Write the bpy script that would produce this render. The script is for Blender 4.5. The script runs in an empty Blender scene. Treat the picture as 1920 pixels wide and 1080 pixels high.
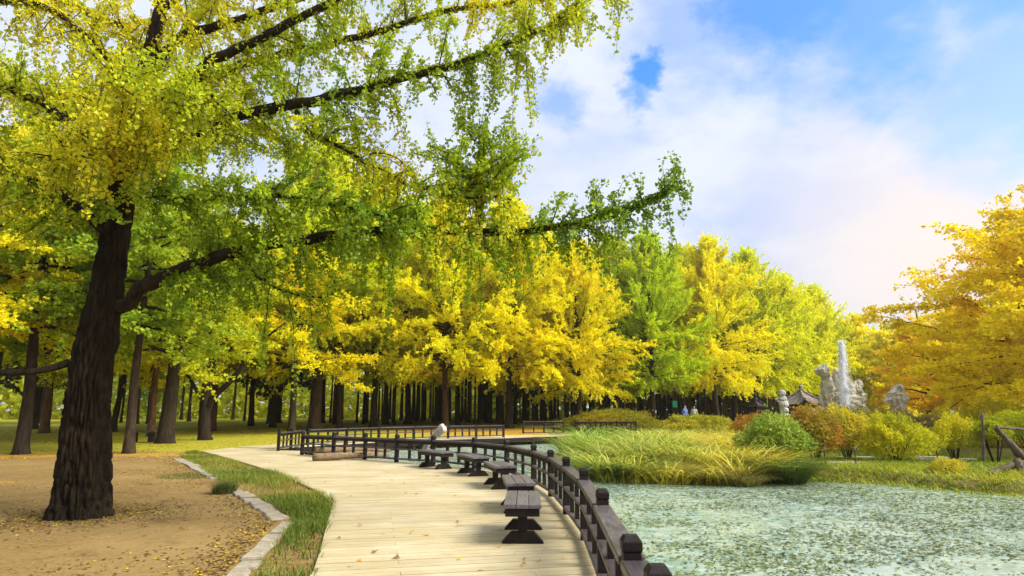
import bpy, bmesh, math, random
import numpy as np
from mathutils import Vector, noise, Matrix

random.seed(7)
RNG = np.random.default_rng(7)
R = math.radians
scene = bpy.context.scene
COL = scene.collection

# ---------------------------------------------------------------- camera
F, HOR, CAMZ = 1200.0, 771.0, 1.5
PITCH = math.atan((HOR - 540) / F)
SP, CP = math.sin(PITCH), math.cos(PITCH)
cam_data = bpy.data.cameras.new('camera')
cam = bpy.data.objects.new('camera', cam_data)
COL.objects.link(cam)
cam.location = (0, 0, CAMZ)
cam.rotation_euler = (math.pi / 2 + PITCH, 0, 0)
cam_data.sensor_width = 36.0
cam_data.lens = 36.0 * F / 1920.0
cam_data.clip_start = 0.05
cam_data.clip_end = 3000
scene.camera = cam


def ray(px, py):
    u, v = (px - 960) / F, (py - 540) / F
    return Vector((u, CP + v * SP, SP - v * CP))


def gp(px, py, z=0.0):
    """point of the photo lying on the level z"""
    d = ray(px, py)
    t = (z - CAMZ) / d.z
    return Vector((d.x * t, d.y * t, z))


def dp(px, py, Y):
    """point of the photo lying Y metres away"""
    d = ray(px, py)
    t = Y / d.y
    return Vector((d.x * t, Y, CAMZ + d.z * t))


# ---------------------------------------------------------------- light
HAZE_D = 0.0010
SUN_EL, SUN_AZ = R(42), R(108)         # azimuth clockwise from +Y: off to the right, veiled by thin cloud
world = bpy.data.worlds.new('World')
scene.world = world
world.use_nodes = True
sun_data = bpy.data.lights.new('sun', 'SUN')
sun_data.energy = 1.5
sun_data.angle = R(30)
sun_data.color = (1.0, 0.96, 0.89)
sun = bpy.data.objects.new('sun', sun_data)
COL.objects.link(sun)
sdir = Vector((math.sin(SUN_AZ) * math.cos(SUN_EL), math.cos(SUN_AZ) * math.cos(SUN_EL), math.sin(SUN_EL)))
sun.rotation_euler = sdir.to_track_quat('Z', 'Y').to_euler()
sun.location = sdir * 60
scene.view_settings.view_transform = 'Standard'
scene.view_settings.look = 'None'
scene.view_settings.gamma = 1
scene.view_settings.use_curve_mapping = False
scene.view_settings.exposure = 2.38
scene.cycles.max_bounces = 6
scene.cycles.diffuse_bounces = 3
scene.cycles.transmission_bounces = 4
scene.cycles.transparent_max_bounces = 6
scene.cycles.glossy_bounces = 2
scene.cycles.use_adaptive_sampling = True
scene.cycles.adaptive_threshold = 0.02


class NT:
    """short hand for node trees"""
    def __init__(self, tree):
        self.t = tree
        self.n, self.l = tree.nodes, tree.links

    def node(self, typ, **kw):
        n = self.n.new(typ)
        for k, v in kw.items():
            setattr(n, k, v)
        return n

    def put(self, sock, val):
        if isinstance(val, bpy.types.NodeSocket):
            self.l.new(val, sock)
        elif val is not None:
            sock.default_value = val

    def math(self, op, a, b=None, c=None, clamp=False):
        n = self.node('ShaderNodeMath', operation=op, use_clamp=clamp)
        self.put(n.inputs[0], a)
        if b is not None:
            self.put(n.inputs[1], b)
        if c is not None:
            self.put(n.inputs[2], c)
        return n.outputs[0]

    def vmath(self, op, a, b=None):
        n = self.node('ShaderNodeVectorMath', operation=op)
        self.put(n.inputs[0], a)
        if b is not None:
            self.put(n.inputs[1], b)
        return n.outputs['Value'] if op in ('LENGTH', 'DISTANCE', 'DOT_PRODUCT') else n.outputs[0]

    def smooth(self, x, lo, hi, a=0.0, b=1.0):
        n = self.node('ShaderNodeMapRange', interpolation_type='SMOOTHSTEP')
        self.put(n.inputs[0], x)
        for i, v in enumerate((lo, hi, a, b)):
            self.put(n.inputs[i + 1], v)
        return n.outputs[0]

    def noise(self, vec, scale, detail=4, rough=0.55, out='Fac', dist=0.0):
        n = self.node('ShaderNodeTexNoise')
        self.put(n.inputs['Vector'], vec)
        n.inputs['Scale'].default_value = scale
        n.inputs['Detail'].default_value = detail
        n.inputs['Roughness'].default_value = rough
        n.inputs['Distortion'].default_value = dist
        return n.outputs[out]

    def mix(self, fac, a, b, blend='MIX'):
        n = self.node('ShaderNodeMix', data_type='RGBA', blend_type=blend)
        self.put(n.inputs[0], fac)
        self.put(n.inputs[6], rgba(a))
        self.put(n.inputs[7], rgba(b))
        return n.outputs[2]

    def ramp(self, fac, stops):
        n = self.node('ShaderNodeValToRGB')
        self.put(n.inputs[0], fac)
        e = n.color_ramp.elements
        while len(e) < len(stops):
            e.new(0.5)
        for el, (p, c) in zip(e, stops):
            el.position = p
            el.color = rgba(c)
        return n.outputs[0]


def rgba(c):
    if isinstance(c, (tuple, list)) and len(c) == 3:
        return (c[0], c[1], c[2], 1.0)
    return c


def build_sky():
    k = NT(world.node_tree)
    k.n.clear()
    out = k.node('ShaderNodeOutputWorld')
    bg = k.node('ShaderNodeBackground')
    bg.inputs[1].default_value = 0.05
    k.l.new(bg.outputs[0], out.inputs[0])
    sky = k.node('ShaderNodeTexSky', sky_type='NISHITA')
    sky.sun_disc = False
    sky.sun_elevation = SUN_EL
    sky.sun_rotation = SUN_AZ
    sky.air_density = 1.2
    sky.dust_density = 0.6
    sky.ozone_density = 2.5
    hs = k.node('ShaderNodeHueSaturation')
    hs.inputs['Saturation'].default_value = 1.42
    hs.inputs['Hue'].default_value = 0.512
    hs.inputs['Value'].default_value = 1.2
    k.l.new(sky.outputs[0], hs.inputs['Color'])
    tc = k.node('ShaderNodeTexCoord')
    d = tc.outputs['Generated']
    sep = k.node('ShaderNodeSeparateXYZ')
    k.l.new(d, sep.inputs[0])
    zz = k.math('ADD', k.math('MAXIMUM', sep.outputs[2], 0.0), 0.35)
    comb = k.node('ShaderNodeCombineXYZ')
    k.put(comb.inputs[0], k.math('DIVIDE', sep.outputs[0], zz))
    k.put(comb.inputs[1], k.math('DIVIDE', sep.outputs[1], zz))
    pl = comb.outputs[0]
    n1 = k.noise(pl, 3.2, 7, 0.62)
    n2 = k.noise(pl, 1.1, 4, 0.5, dist=0.4)
    n3 = k.noise(pl, 11.0, 8, 0.68)
    wob = k.math('ADD', k.math('MULTIPLY', k.math('SUBTRACT', n1, 0.5), 0.9),
                 k.math('MULTIPLY', k.math('SUBTRACT', n3, 0.5), 0.6))
    # gaps in the cloud, each at its own direction in the sky
    gaps = [(1216, 136, .004, .040, 1.0, .16), (1196, 172, .0, .036, .85, .16), (1045, 185, .0, .06, .6, .2),
            (1480, -10, .05, .20, .92, .25), (1340, 40, .03, .18, .55, .28), (1640, 0, .04, .19, .85, .25),
            (1930, 150, .03, .17, .62, .22), (1860, -120, .05, .2, .8, .25)]
    g = None
    for (px, py, r0, r1, dep, amp) in gaps:
        c = ray(px, py).normalized()
        dist = k.vmath('DISTANCE', d, tuple(c))
        dist = k.math('ADD', dist, k.math('MULTIPLY', wob, amp))
        m = k.smooth(dist, r0, r1, dep, 0.0)
        g = m if g is None else k.math('MAXIMUM', g, m)
    g = k.math('MAXIMUM', g, k.smooth(n2, 0.60, 0.80, 0.0, 0.75))
    cover = k.math('SUBTRACT', 1.0, g, clamp=True)
    # cloud tone: white with faint blue lavender undersides
    shade = k.smooth(k.noise(pl, 2.3, 6, 0.6, dist=0.3), 0.42, 0.68, 0.0, 1.0)
    white = k.mix(shade, (3.35, 3.6, 4.1), (2.35, 2.85, 4.1))
    low = k.smooth(sep.outputs[2], 0.30, 0.04, 0.0, 1.0)
    bank = k.math('MULTIPLY', low, k.smooth(n1, 0.46, 0.62, 0.0, 0.8))
    white = k.mix(bank, white, (2.35, 2.6, 3.75))
    warm = ray(1760, 470).normalized()  # lens flare glow painted into the cloud colour here
    wd = k.smooth(k.vmath('DISTANCE', d, tuple(warm)), 0.0, 0.30, 0.9, 0.0)
    white = k.mix(wd, white, (4.2, 3.75, 3.55))
    col = k.mix(cover, hs.outputs[0], white)
    k.l.new(col, bg.inputs[0])


build_sky()


# ---------------------------------------------------------------- materials
def new_mat(name):
    m = bpy.data.materials.new(name)
    m.use_nodes = True
    k = NT(m.node_tree)
    k.n.clear()
    out = k.node('ShaderNodeOutputMaterial')
    return m, k, out


def principled(k, out, color, rough=0.7, spec=0.3, bump=None, bstr=0.3, bdist=0.02, **kw):
    p = k.node('ShaderNodeBsdfPrincipled')
    k.put(p.inputs['Base Color'], rgba(color))
    k.put(p.inputs['Roughness'], rough)
    k.put(p.inputs['Specular IOR Level'], spec)
    for key, v in kw.items():
        k.put(p.inputs[key], v)
    if bump is not None:
        b = k.node('ShaderNodeBump')
        b.inputs['Strength'].default_value = bstr
        b.inputs['Distance'].default_value = bdist
        k.put(b.inputs['Height'], bump)
        k.l.new(b.outputs[0], p.inputs['Normal'])
    k.l.new(p.outputs[0], out.inputs[0])
    return p


def stretch(k, vec, s):
    m = k.node('ShaderNodeMapping')
    k.put(m.inputs[0], vec)
    m.inputs['Scale'].default_value = s
    return m.outputs[0]


def mat_leaf(name, trans=0.4, gloss=0.06):
    m, k, out = new_mat(name)
    at = k.node('ShaderNodeAttribute', attribute_name='leaf_color')
    oi = k.node('ShaderNodeObjectInfo')
    col = k.mix(1.0, at.outputs['Color'], oi.outputs['Color'], 'MULTIPLY')
    df = k.node('ShaderNodeBsdfDiffuse')
    tr = k.node('ShaderNodeBsdfTranslucent')
    k.l.new(col, df.inputs[0])
    k.l.new(col, tr.inputs[0])
    mx = k.node('ShaderNodeMixShader')
    mx.inputs[0].default_value = trans
    k.l.new(df.outputs[0], mx.inputs[1])
    k.l.new(tr.outputs[0], mx.inputs[2])
    gl = k.node('ShaderNodeBsdfGlossy')
    gl.inputs['Roughness'].default_value = 0.45
    m2 = k.node('ShaderNodeMixShader')
    m2.inputs[0].default_value = gloss
    k.l.new(mx.outputs[0], m2.inputs[1])
    k.l.new(gl.outputs[0], m2.inputs[2])
    k.l.new(m2.outputs[0], out.inputs[0])
    return m


def mat_bark(name, c0, c1, scale=6.0, lichen=None):
    m, k, out = new_mat(name)
    tc = k.node('ShaderNodeTexCoord')
    o = stretch(k, tc.outputs['Object'], (1, 1, 0.22))
    n = k.noise(o, scale * 2, 6, 0.65, dist=0.6)
    n2 = k.noise(tc.outputs['Object'], 1.3, 4)
    col = k.ramp(n, [(0.32, c0), (0.62, c1)])
    col = k.mix(k.smooth(n2, 0.4, 0.75, 0, 0.6), col, tuple(x * 0.6 for x in c0))
    if lichen:
        n3 = k.noise(tc.outputs['Object'], 3.0, 5)
        col = k.mix(k.smooth(n3, 0.55, 0.7, 0, 0.45), col, lichen)
    oi = k.node('ShaderNodeObjectInfo')
    col = k.mix(1.0, col, oi.outputs['Color'], 'MULTIPLY')
    principled(k, out, col, 0.9, 0.15, n, 0.8, 0.05)
    return m


def mat_wood(name, c0, c1, rough=0.5, spec=0.45, along=(1, 12, 12), bstr=0.25):
    m, k, out = new_mat(name)
    tc = k.node('ShaderNodeTexCoord')
    oi = k.node('ShaderNodeObjectInfo')
    off = k.node('ShaderNodeCombineXYZ')
    k.put(off.inputs[0], k.math('MULTIPLY', oi.outputs['Random'], 37.0))
    v = k.vmath('ADD', tc.outputs['Object'], off.outputs[0])
    g = k.noise(stretch(k, v, along), 3.0, 6, 0.65, dist=0.3)
    w = k.noise(v, 2.5, 5, 0.6)
    col = k.mix(k.smooth(g, 0.3, 0.7), c0, c1)
    col = k.mix(k.smooth(w, 0.5, 0.75, 0, 0.5), col, tuple(x * 1.5 + 0.01 for x in c1))
    col = k.mix(k.math('MULTIPLY', oi.outputs['Random'], 0.5), col, tuple(x * 0.7 for x in c0))
    principled(k, out, col, rough, spec, g, bstr, 0.01)
    return m


def mat_plank():
    m, k, out = new_mat('deck_plank')
    tc = k.node('ShaderNodeTexCoord')
    oi = k.node('ShaderNodeObjectInfo')
    geo = k.node('ShaderNodeNewGeometry')
    off = k.node('ShaderNodeCombineXYZ')
    k.put(off.inputs[0], k.math('MULTIPLY', oi.outputs['Random'], 53.0))
    v = k.vmath('ADD', tc.outputs['Object'], off.outputs[0])
    rot = k.node('ShaderNodeMapping')
    rot.inputs['Rotation'].default_value = (0, 0, -R(12))
    k.put(rot.inputs[0], v)
    g = k.noise(stretch(k, rot.outputs[0], (1.2, 22, 22)), 2.0, 7, 0.7, dist=0.4)
    w = k.noise(geo.outputs['Position'], 0.55, 6, 0.62)
    w2 = k.noise(geo.outputs['Position'], 3.5, 6, 0.65)
    col = k.mix(k.smooth(g, 0.30, 0.68), (0.37, 0.295, 0.145), (0.50, 0.415, 0.24))
    col = k.mix(k.smooth(w, 0.42, 0.66, 0, 0.75), col, (0.57, 0.49, 0.32))
    col = k.mix(k.smooth(w2, 0.58, 0.74, 0, 0.45), col, (0.25, 0.18, 0.08))
    col = k.mix(k.math('MULTIPLY', oi.outputs['Random'], 0.35), col, (0.31, 0.245, 0.13))
    principled(k, out, col, 0.75, 0.2, g, 0.35, 0.006)
    return m


def mat_simple(name, c0, c1, scale=8, rough=0.8, spec=0.2, bstr=0.4, bdist=0.02, detail=6):
    m, k, out = new_mat(name)
    tc = k.node('ShaderNodeTexCoord')
    n = k.noise(tc.outputs['Object'], scale, detail, 0.65)
    n2 = k.noise(tc.outputs['Object'], scale * 0.23, 4)
    col = k.mix(k.smooth(n, 0.3, 0.7), c0, c1)
    col = k.mix(k.smooth(n2, 0.45, 0.75, 0, 0.5), col, tuple(x * 0.65 for x in c0))
    principled(k, out, col, rough, spec, n, bstr, bdist)
    return m


def mat_ground():
    m, k, out = new_mat('ground')
    geo = k.node('ShaderNodeNewGeometry')
    p = geo.outputs['Position']
    at = k.node('ShaderNodeAttribute', attribute_name='zone')
    sp = k.node('ShaderNodeSeparateColor')
    k.l.new(at.outputs['Color'], sp.inputs[0])
    big = k.noise(p, 0.35, 5, 0.6)
    mid = k.noise(p, 2.2, 6, 0.65)
    fine = k.noise(p, 14.0, 6, 0.7)
    jit = k.math('MULTIPLY', k.math('SUBTRACT', mid, 0.5), 1.3)
    dirt = k.mix(k.smooth(fine, 0.3, 0.7), (0.17, 0.105, 0.032), (0.27, 0.175, 0.062))
    dirt = k.mix(k.smooth(big, 0.4, 0.66, 0, 0.75), dirt, (0.29, 0.19, 0.072))
    blotch = k.noise(p, 0.9, 6, 0.7, dist=0.5)  # broad uneven noise, darker and paler blotches over the earth
    dirt = k.mix(k.smooth(blotch, 0.52, 0.68, 0, 0.6), dirt, (0.12, 0.072, 0.022))
    dirt = k.mix(k.smooth(blotch, 0.44, 0.30, 0, 0.6), dirt, (0.33, 0.225, 0.09))
    dirt = k.mix(k.smooth(mid, 0.56, 0.72, 0, 0.55), dirt, (0.10, 0.062, 0.02))
    lawn = k.mix(k.smooth(fine, 0.3, 0.7), (0.19, 0.21, 0.018), (0.36, 0.33, 0.028))
    lawn = k.mix(k.smooth(mid, 0.45, 0.68, 0, 0.7), lawn, (0.46, 0.37, 0.035))
    lit = k.mix(k.smooth(fine, 0.35, 0.65), (0.30, 0.14, 0.02), (0.50, 0.30, 0.035))
    bank = k.mix(k.smooth(mid, 0.4, 0.6), (0.10, 0.13, 0.02), (0.20, 0.17, 0.045))
    col = k.mix(k.smooth(k.math('ADD', sp.outputs[0], jit), 0.35, 0.65), dirt, lawn)
    col = k.mix(k.smooth(k.math('ADD', sp.outputs[1], jit), 0.40, 0.75), col, lit)
    col = k.mix(k.smooth(k.math('ADD', sp.outputs[2], jit), 0.35, 0.65), col, bank)
    h = k.math('ADD', k.math('MULTIPLY', fine, 0.6), mid)
    principled(k, out, col, 0.95, 0.1, h, 0.6, 0.05)
    return m


def mat_water():
    m, k, out = new_mat('pond_water')
    geo = k.node('ShaderNodeNewGeometry')
    p = geo.outputs['Position']
    n = k.noise(p, 1.1, 4, 0.6)
    film = k.noise(p, 5.0, 7, 0.72)
    col = k.mix(k.smooth(n, 0.38, 0.62), (0.22, 0.32, 0.27), (0.34, 0.42, 0.34))
    col = k.mix(k.smooth(film, 0.5, 0.6, 0, 0.8), col, (0.33, 0.41, 0.30))
    wave = k.noise(stretch(k, p, (1, 2.2, 1)), 4.0, 4, 0.6)
    principled(k, out, col, k.smooth(film, 0.45, 0.6, 0.10, 0.45), 0.6, wave, 0.10, 0.04)
    return m


M = {}
M['leaf'] = mat_leaf('ginkgo_leaf', 0.46, 0.015)
M['leaf2'] = mat_leaf('tree_leaf', 0.56, 0.012)
M['blade'] = mat_leaf('grass_blade', 0.35, 0.02)
M['litter'] = mat_leaf('fallen_leaf', 0.10, 0.04)
M['bark'] = mat_bark('ginkgo_bark', (0.005, 0.0032, 0.0016), (0.036, 0.024, 0.012), 7, (0.034, 0.031, 0.011))
M['bark2'] = mat_bark('tree_bark', (0.014, 0.0095, 0.006), (0.050, 0.036, 0.022), 5)
M['twig'] = mat_bark('twig_bark', (0.03, 0.02, 0.012), (0.07, 0.05, 0.03), 9)
M['rail'] = mat_wood('stained_wood', (0.006, 0.003, 0.002), (0.017, 0.009, 0.006), 0.55, 0.25, (10, 10, 1.2))
M['railtop'] = mat_wood('worn_sheen_rail_wood', (0.035, 0.025, 0.024), (0.115, 0.092, 0.092), 0.40, 0.55, (1.5, 9, 9), 0.35)  # wear, plus the sky sheen of the rail tops put into the colour
M['seat'] = mat_wood('worn_sheen_seat_wood', (0.05, 0.040, 0.043), (0.17, 0.15, 0.17), 0.38, 0.6, (14, 1.2, 14), 0.4)  # worn boards with the bluish sky sheen mixed into their base colour
M['plank'] = mat_plank()
M['stone'] = mat_simple('kerb_stone', (0.24, 0.20, 0.14), (0.38, 0.33, 0.24), 9)
M['rock_plain'] = mat_simple('fountain_rock', (0.42, 0.37, 0.26), (0.70, 0.64, 0.50), 1.6, bstr=0.6, bdist=0.15)
def mat_rock():
    m, k, out = new_mat('stained_rock')
    tc = k.node('ShaderNodeTexCoord')
    o = tc.outputs['Object']
    n = k.noise(o, 2.2, 8, 0.7)
    st = k.noise(stretch(k, o, (3, 3, 0.35)), 1.6, 6, 0.65)
    col = k.mix(k.smooth(n, 0.3, 0.7), (0.36, 0.32, 0.23), (0.70, 0.64, 0.50))
    col = k.mix(k.smooth(st, 0.50, 0.66, 0, 0.7), col, (0.17, 0.145, 0.095))
    col = k.mix(k.smooth(k.noise(o, 1.1, 5), 0.56, 0.7, 0, 0.5), col, (0.22, 0.23, 0.08))
    principled(k, out, col, 0.9, 0.15, n, 0.7, 0.15)
    return m


M['rock'] = mat_rock()
M['rockgrey'] = mat_simple('grey_rock', (0.25, 0.25, 0.23), (0.52, 0.52, 0.47), 3, bstr=0.6, bdist=0.08)
M['log'] = mat_wood('weathered_log', (0.085, 0.05, 0.024), (0.30, 0.22, 0.125), 0.85, 0.15, (1.5, 14, 14), 0.5)
M['drift'] = mat_wood('grey_driftwood', (0.28, 0.24, 0.20), (0.58, 0.53, 0.46), 0.85, 0.15, (8, 8, 2), 0.5)
M['snag'] = mat_wood('brown_driftwood', (0.045, 0.032, 0.018), (0.19, 0.15, 0.095), 0.85, 0.15, (8, 8, 2), 0.6)
M['ground'] = mat_ground()
M['water'] = mat_water()
M['tile'] = mat_simple('roof_tile', (0.13, 0.11, 0.10), (0.32, 0.28, 0.24), 5)
M['concrete'] = mat_simple('pale_slab', (0.42, 0.37, 0.28), (0.58, 0.52, 0.42), 4)
M['orangewood'] = mat_wood('orange_board', (0.36, 0.19, 0.03), (0.52, 0.31, 0.06), 0.7, 0.2, (1, 8, 8))
M['green'] = mat_simple('green_sign', (0.01, 0.22, 0.11), (0.015, 0.27, 0.14), 3, 0.5)
M['white'] = mat_simple('white_paint', (0.72, 0.73, 0.76), (0.80, 0.81, 0.83), 3, 0.35, 0.5, 0.05)
M['glass'] = mat_simple('dark_glass', (0.02, 0.025, 0.03), (0.03, 0.035, 0.04), 3, 0.08, 0.6, 0.0)
M['rubber'] = mat_simple('tyre_rubber', (0.015, 0.015, 0.015), (0.025, 0.025, 0.025), 9, 0.8)
M['skin'] = mat_simple('skin', (0.50, 0.30, 0.21), (0.55, 0.34, 0.25), 5, 0.5)
M['hair'] = mat_simple('dark_hair', (0.012, 0.010, 0.009), (0.02, 0.017, 0.015), 20, 0.5)
M['blue'] = mat_simple('blue_cloth', (0.10, 0.16, 0.40), (0.13, 0.20, 0.46), 12, 0.9)
M['palecloth'] = mat_simple('pale_cloth', (0.60, 0.58, 0.62), (0.70, 0.68, 0.72), 12, 0.9)
M['navy'] = mat_simple('dark_trousers', (0.02, 0.022, 0.035), (0.03, 0.032, 0.05), 12, 0.9)


def mat_jet():
    m, k, out = new_mat('falling_water')
    tc = k.node('ShaderNodeTexCoord')
    n = k.noise(stretch(k, tc.outputs['Object'], (4, 4, 0.6)), 2.0, 5, 0.7)
    df = k.node('ShaderNodeBsdfDiffuse')
    df.inputs[0].default_value = (0.85, 0.87, 0.92, 1)
    tr = k.node('ShaderNodeBsdfTranslucent')
    tr.inputs[0].default_value = (0.85, 0.87, 0.92, 1)
    tp = k.node('ShaderNodeBsdfTransparent')
    a = k.node('ShaderNodeMixShader')
    a.inputs[0].default_value = 0.5
    k.l.new(df.outputs[0], a.inputs[1])
    k.l.new(tr.outputs[0], a.inputs[2])
    b = k.node('ShaderNodeMixShader')
    k.put(b.inputs[0], k.smooth(n, 0.30, 0.55, 0.25, 0.92))
    k.l.new(tp.outputs[0], b.inputs[1])
    k.l.new(a.outputs[0], b.inputs[2])
    k.l.new(b.outputs[0], out.inputs[0])
    return m


M['jet'] = mat_jet()


# ---------------------------------------------------------------- helpers
def tag(o, label=None, cat=None, group=None, kind=None):
    if label:
        o['label'] = label
    if cat:
        o['category'] = cat
    if group:
        o['group'] = group
    if kind:
        o['kind'] = kind
    return o


def link(o, parent=None):
    COL.objects.link(o)
    if parent is not None:
        o.parent = parent
    return o


def empty(name, loc=(0, 0, 0), rz=0.0):
    o = bpy.data.objects.new(name, None)
    o.empty_display_size = 0.2
    o.location = loc
    o.rotation_euler = (0, 0, rz)
    return link(o)


def mesh_np(name, V, Q, mats, colors=None, mat_idx=None, smooth=False, tri=None):
    """mesh from numpy quads Q (n,4) and optional tris"""
    me = bpy.data.meshes.new(name)
    V = np.asarray(V, np.float32)
    nq = 0 if Q is None else len(Q)
    nt = 0 if tri is None else len(tri)
    me.vertices.add(len(V))
    me.vertices.foreach_set('co', V.ravel())
    loops = []
    if nq:
        loops.append(np.asarray(Q, np.int32).ravel())
    if nt:
        loops.append(np.asarray(tri, np.int32).ravel())
    lv = np.concatenate(loops)
    me.loops.add(len(lv))
    me.loops.foreach_set('vertex_index', lv)
    me.polygons.add(nq + nt)
    starts = np.concatenate([np.arange(nq) * 4, nq * 4 + np.arange(nt) * 3]).astype(np.int32)
    me.polygons.foreach_set('loop_start', starts)
    if mat_idx is not None:
        me.polygons.foreach_set('material_index', np.asarray(mat_idx, np.int32))
    me.polygons.foreach_set('use_smooth', np.full(nq + nt, smooth, bool))
    if colors is not None:
        a = me.attributes.new('leaf_color', 'FLOAT_COLOR', 'POINT')
        c = np.ones((len(V), 4), np.float32)
        c[:, :3] = colors
        a.data.foreach_set('color', c.ravel())
    for m in (mats if isinstance(mats, (list, tuple)) else [mats]):
        me.materials.append(m)
    me.update(calc_edges=True)
    me.validate()
    return me


def obj(name, me, parent=None, loc=None, rz=None):
    o = bpy.data.objects.new(name, me)
    if loc is not None:
        o.location = loc
    if rz is not None:
        o.rotation_euler = (0, 0, rz)
    return link(o, parent)


def bm_mesh(name, bm, mat, smooth=False):
    me = bpy.data.meshes.new(name)
    bm.normal_update()
    bm.to_mesh(me)
    bm.free()
    for m in (mat if isinstance(mat, (list, tuple)) else [mat]):
        me.materials.append(m)
    if smooth:
        for p in me.polygons:
            p.use_smooth = True
    return me


def box_mesh(name, sx, sy, sz, mat, bevel=0.006, base=False, jitter=0.0):
    bm = bmesh.new()
    bmesh.ops.create_cube(bm, size=1)
    for v in bm.verts:
        v.co = Vector((v.co.x * sx, v.co.y * sy, (v.co.z + (0.5 if base else 0)) * sz))
        if jitter:
            v.co += Vector((random.uniform(-1, 1), random.uniform(-1, 1), 0)) * jitter
    if bevel:
        bmesh.ops.bevel(bm, geom=bm.edges[:], offset=bevel, segments=1, affect='EDGES')
    return bm_mesh(name, bm, mat)


def prism_mesh(name, outline, depth, mat, bevel=0.006):
    """outline in (x,z), extruded along y, centred"""
    bm = bmesh.new()
    a = [bm.verts.new((x, -depth / 2, z)) for x, z in outline]
    b = [bm.verts.new((x, depth / 2, z)) for x, z in outline]
    bm.faces.new(a)
    bm.faces.new(b[::-1])
    n = len(a)
    for i in range(n):
        bm.faces.new((a[i], b[i], b[(i + 1) % n], a[(i + 1) % n]))
    bmesh.ops.recalc_face_normals(bm, faces=bm.faces[:])
    if bevel:
        bmesh.ops.bevel(bm, geom=bm.edges[:], offset=bevel, segments=1, affect='EDGES')
    return bm_mesh(name, bm, mat)


def norm(a):
    return a / (np.linalg.norm(a, axis=-1, keepdims=True) + 1e-9)


class Tubes:
    """collects tapered tubes"""
    def __init__(self):
        self.V, self.Q, self.n = [], [], 0

    def add(self, pts, radii, seg=6, wob=0.0):
        P = np.asarray([tuple(p) for p in pts], float)
        n = len(P)
        T = np.zeros_like(P)
        T[1:-1] = P[2:] - P[:-2]
        T[0] = P[1] - P[0]
        T[-1] = P[-1] - P[-2]
        T = norm(T)
        ref = np.array([0.31, 0.93, 0.17]) if abs(T[0][1]) < 0.9 else np.array([1.0, 0.1, 0.2])
        A = norm(np.cross(T, ref))
        B = np.cross(T, A)
        th = np.arange(seg) / seg * 2 * np.pi
        rr = np.asarray(radii, float)[:, None, None]
        ring = P[:, None, :] + rr * (np.cos(th)[None, :, None] * A[:, None, :] + np.sin(th)[None, :, None] * B[:, None, :])
        if wob:
            ring += RNG.normal(0, 1, ring.shape) * rr * wob
        V = ring.reshape(-1, 3)
        i, j = np.meshgrid(np.arange(n - 1), np.arange(seg), indexing='ij')
        a = i * seg + j
        b = i * seg + (j + 1) % seg
        Q = np.stack([a, b, b + seg, a + seg], -1).reshape(-1, 4) + self.n
        # end cap
        self.V.append(V)
        self.Q.append(Q)
        self.n += len(V)
        if seg >= 5:
            for (c, off) in ((P[0], 0), (P[-1], (n - 1) * seg)):
                self.V.append(c[None, :])
                ci = self.n
                self.n += 1
                base = ci - (len(V) if off == 0 else len(V) + 1)
                base = self.n - 1 - len(V) - (0 if off == 0 else 1)
                idx = base + off + np.arange(seg)
                self.Q.append(np.stack([idx, np.roll(idx, -1), np.full(seg, ci), np.full(seg, ci)], -1))
        return self

    def arrays(self):
        return np.concatenate(self.V), np.concatenate(self.Q)

    def mesh(self, name, mat, smooth=True):
        V, Q = self.arrays()
        deg = Q[:, 2] == Q[:, 3]
        return mesh_np(name, V, Q[~deg], mat, smooth=smooth, tri=Q[deg][:, :3])


def smooth_path(pts, n):
    """Catmull-Rom through pts"""
    P = np.asarray([tuple(p) for p in pts], float)
    P = np.concatenate([[2 * P[0] - P[1]], P, [2 * P[-1] - P[-2]]])
    out = []
    m = len(P) - 3
    for t in np.linspace(0, m - 1e-6, n):
        i = int(t)
        u = t - i
        p0, p1, p2, p3 = P[i:i + 4]
        out.append(0.5 * ((2 * p1) + (-p0 + p2) * u + (2 * p0 - 5 * p1 + 4 * p2 - p3) * u * u + (-p0 + 3 * p1 - 3 * p2 + p3) * u ** 3))
    return np.array(out)


def leaf_quads(pos, axis, size, w=0.3, mid=0.5, tip=1.0, fold=0.12):
    """one kite-shaped leaf for each position"""
    n = len(pos)
    axis = norm(axis)
    side = norm(np.cross(axis, RNG.normal(0, 1, (n, 3))))
    nor = np.cross(axis, side)
    s = np.asarray(size)[:, None]
    a = pos
    b = pos + axis * s * mid - side * s * w + nor * s * fold
    c = pos + axis * s * tip
    d = pos + axis * s * mid + side * s * w + nor * s * fold
    V = np.stack([a, b, c, d], 1).reshape(-1, 3)
    Q = np.arange(n * 4).reshape(-1, 4)
    return V, Q


def clump(p, scale, seed=0):
    """smooth clump noise in 0..1"""
    r = np.random.default_rng(seed)
    s = np.zeros(len(p))
    for i in range(7):
        kx = r.normal(0, 1, 3) * scale * (0.6 + 0.35 * i)
        s += np.sin(p @ kx + r.uniform(0, 6.28)) / (1 + 0.25 * i)
    return np.clip(0.5 + s / 4.2, 0, 1)


def palette(t, cols):
    """piecewise colour from t in 0..1"""
    cols = np.asarray(cols, float)
    x = np.clip(t, 0, 0.9999) * (len(cols) - 1)
    i = x.astype(int)
    u = (x - i)[:, None]
    return cols[i] * (1 - u) + cols[i + 1] * u


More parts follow.
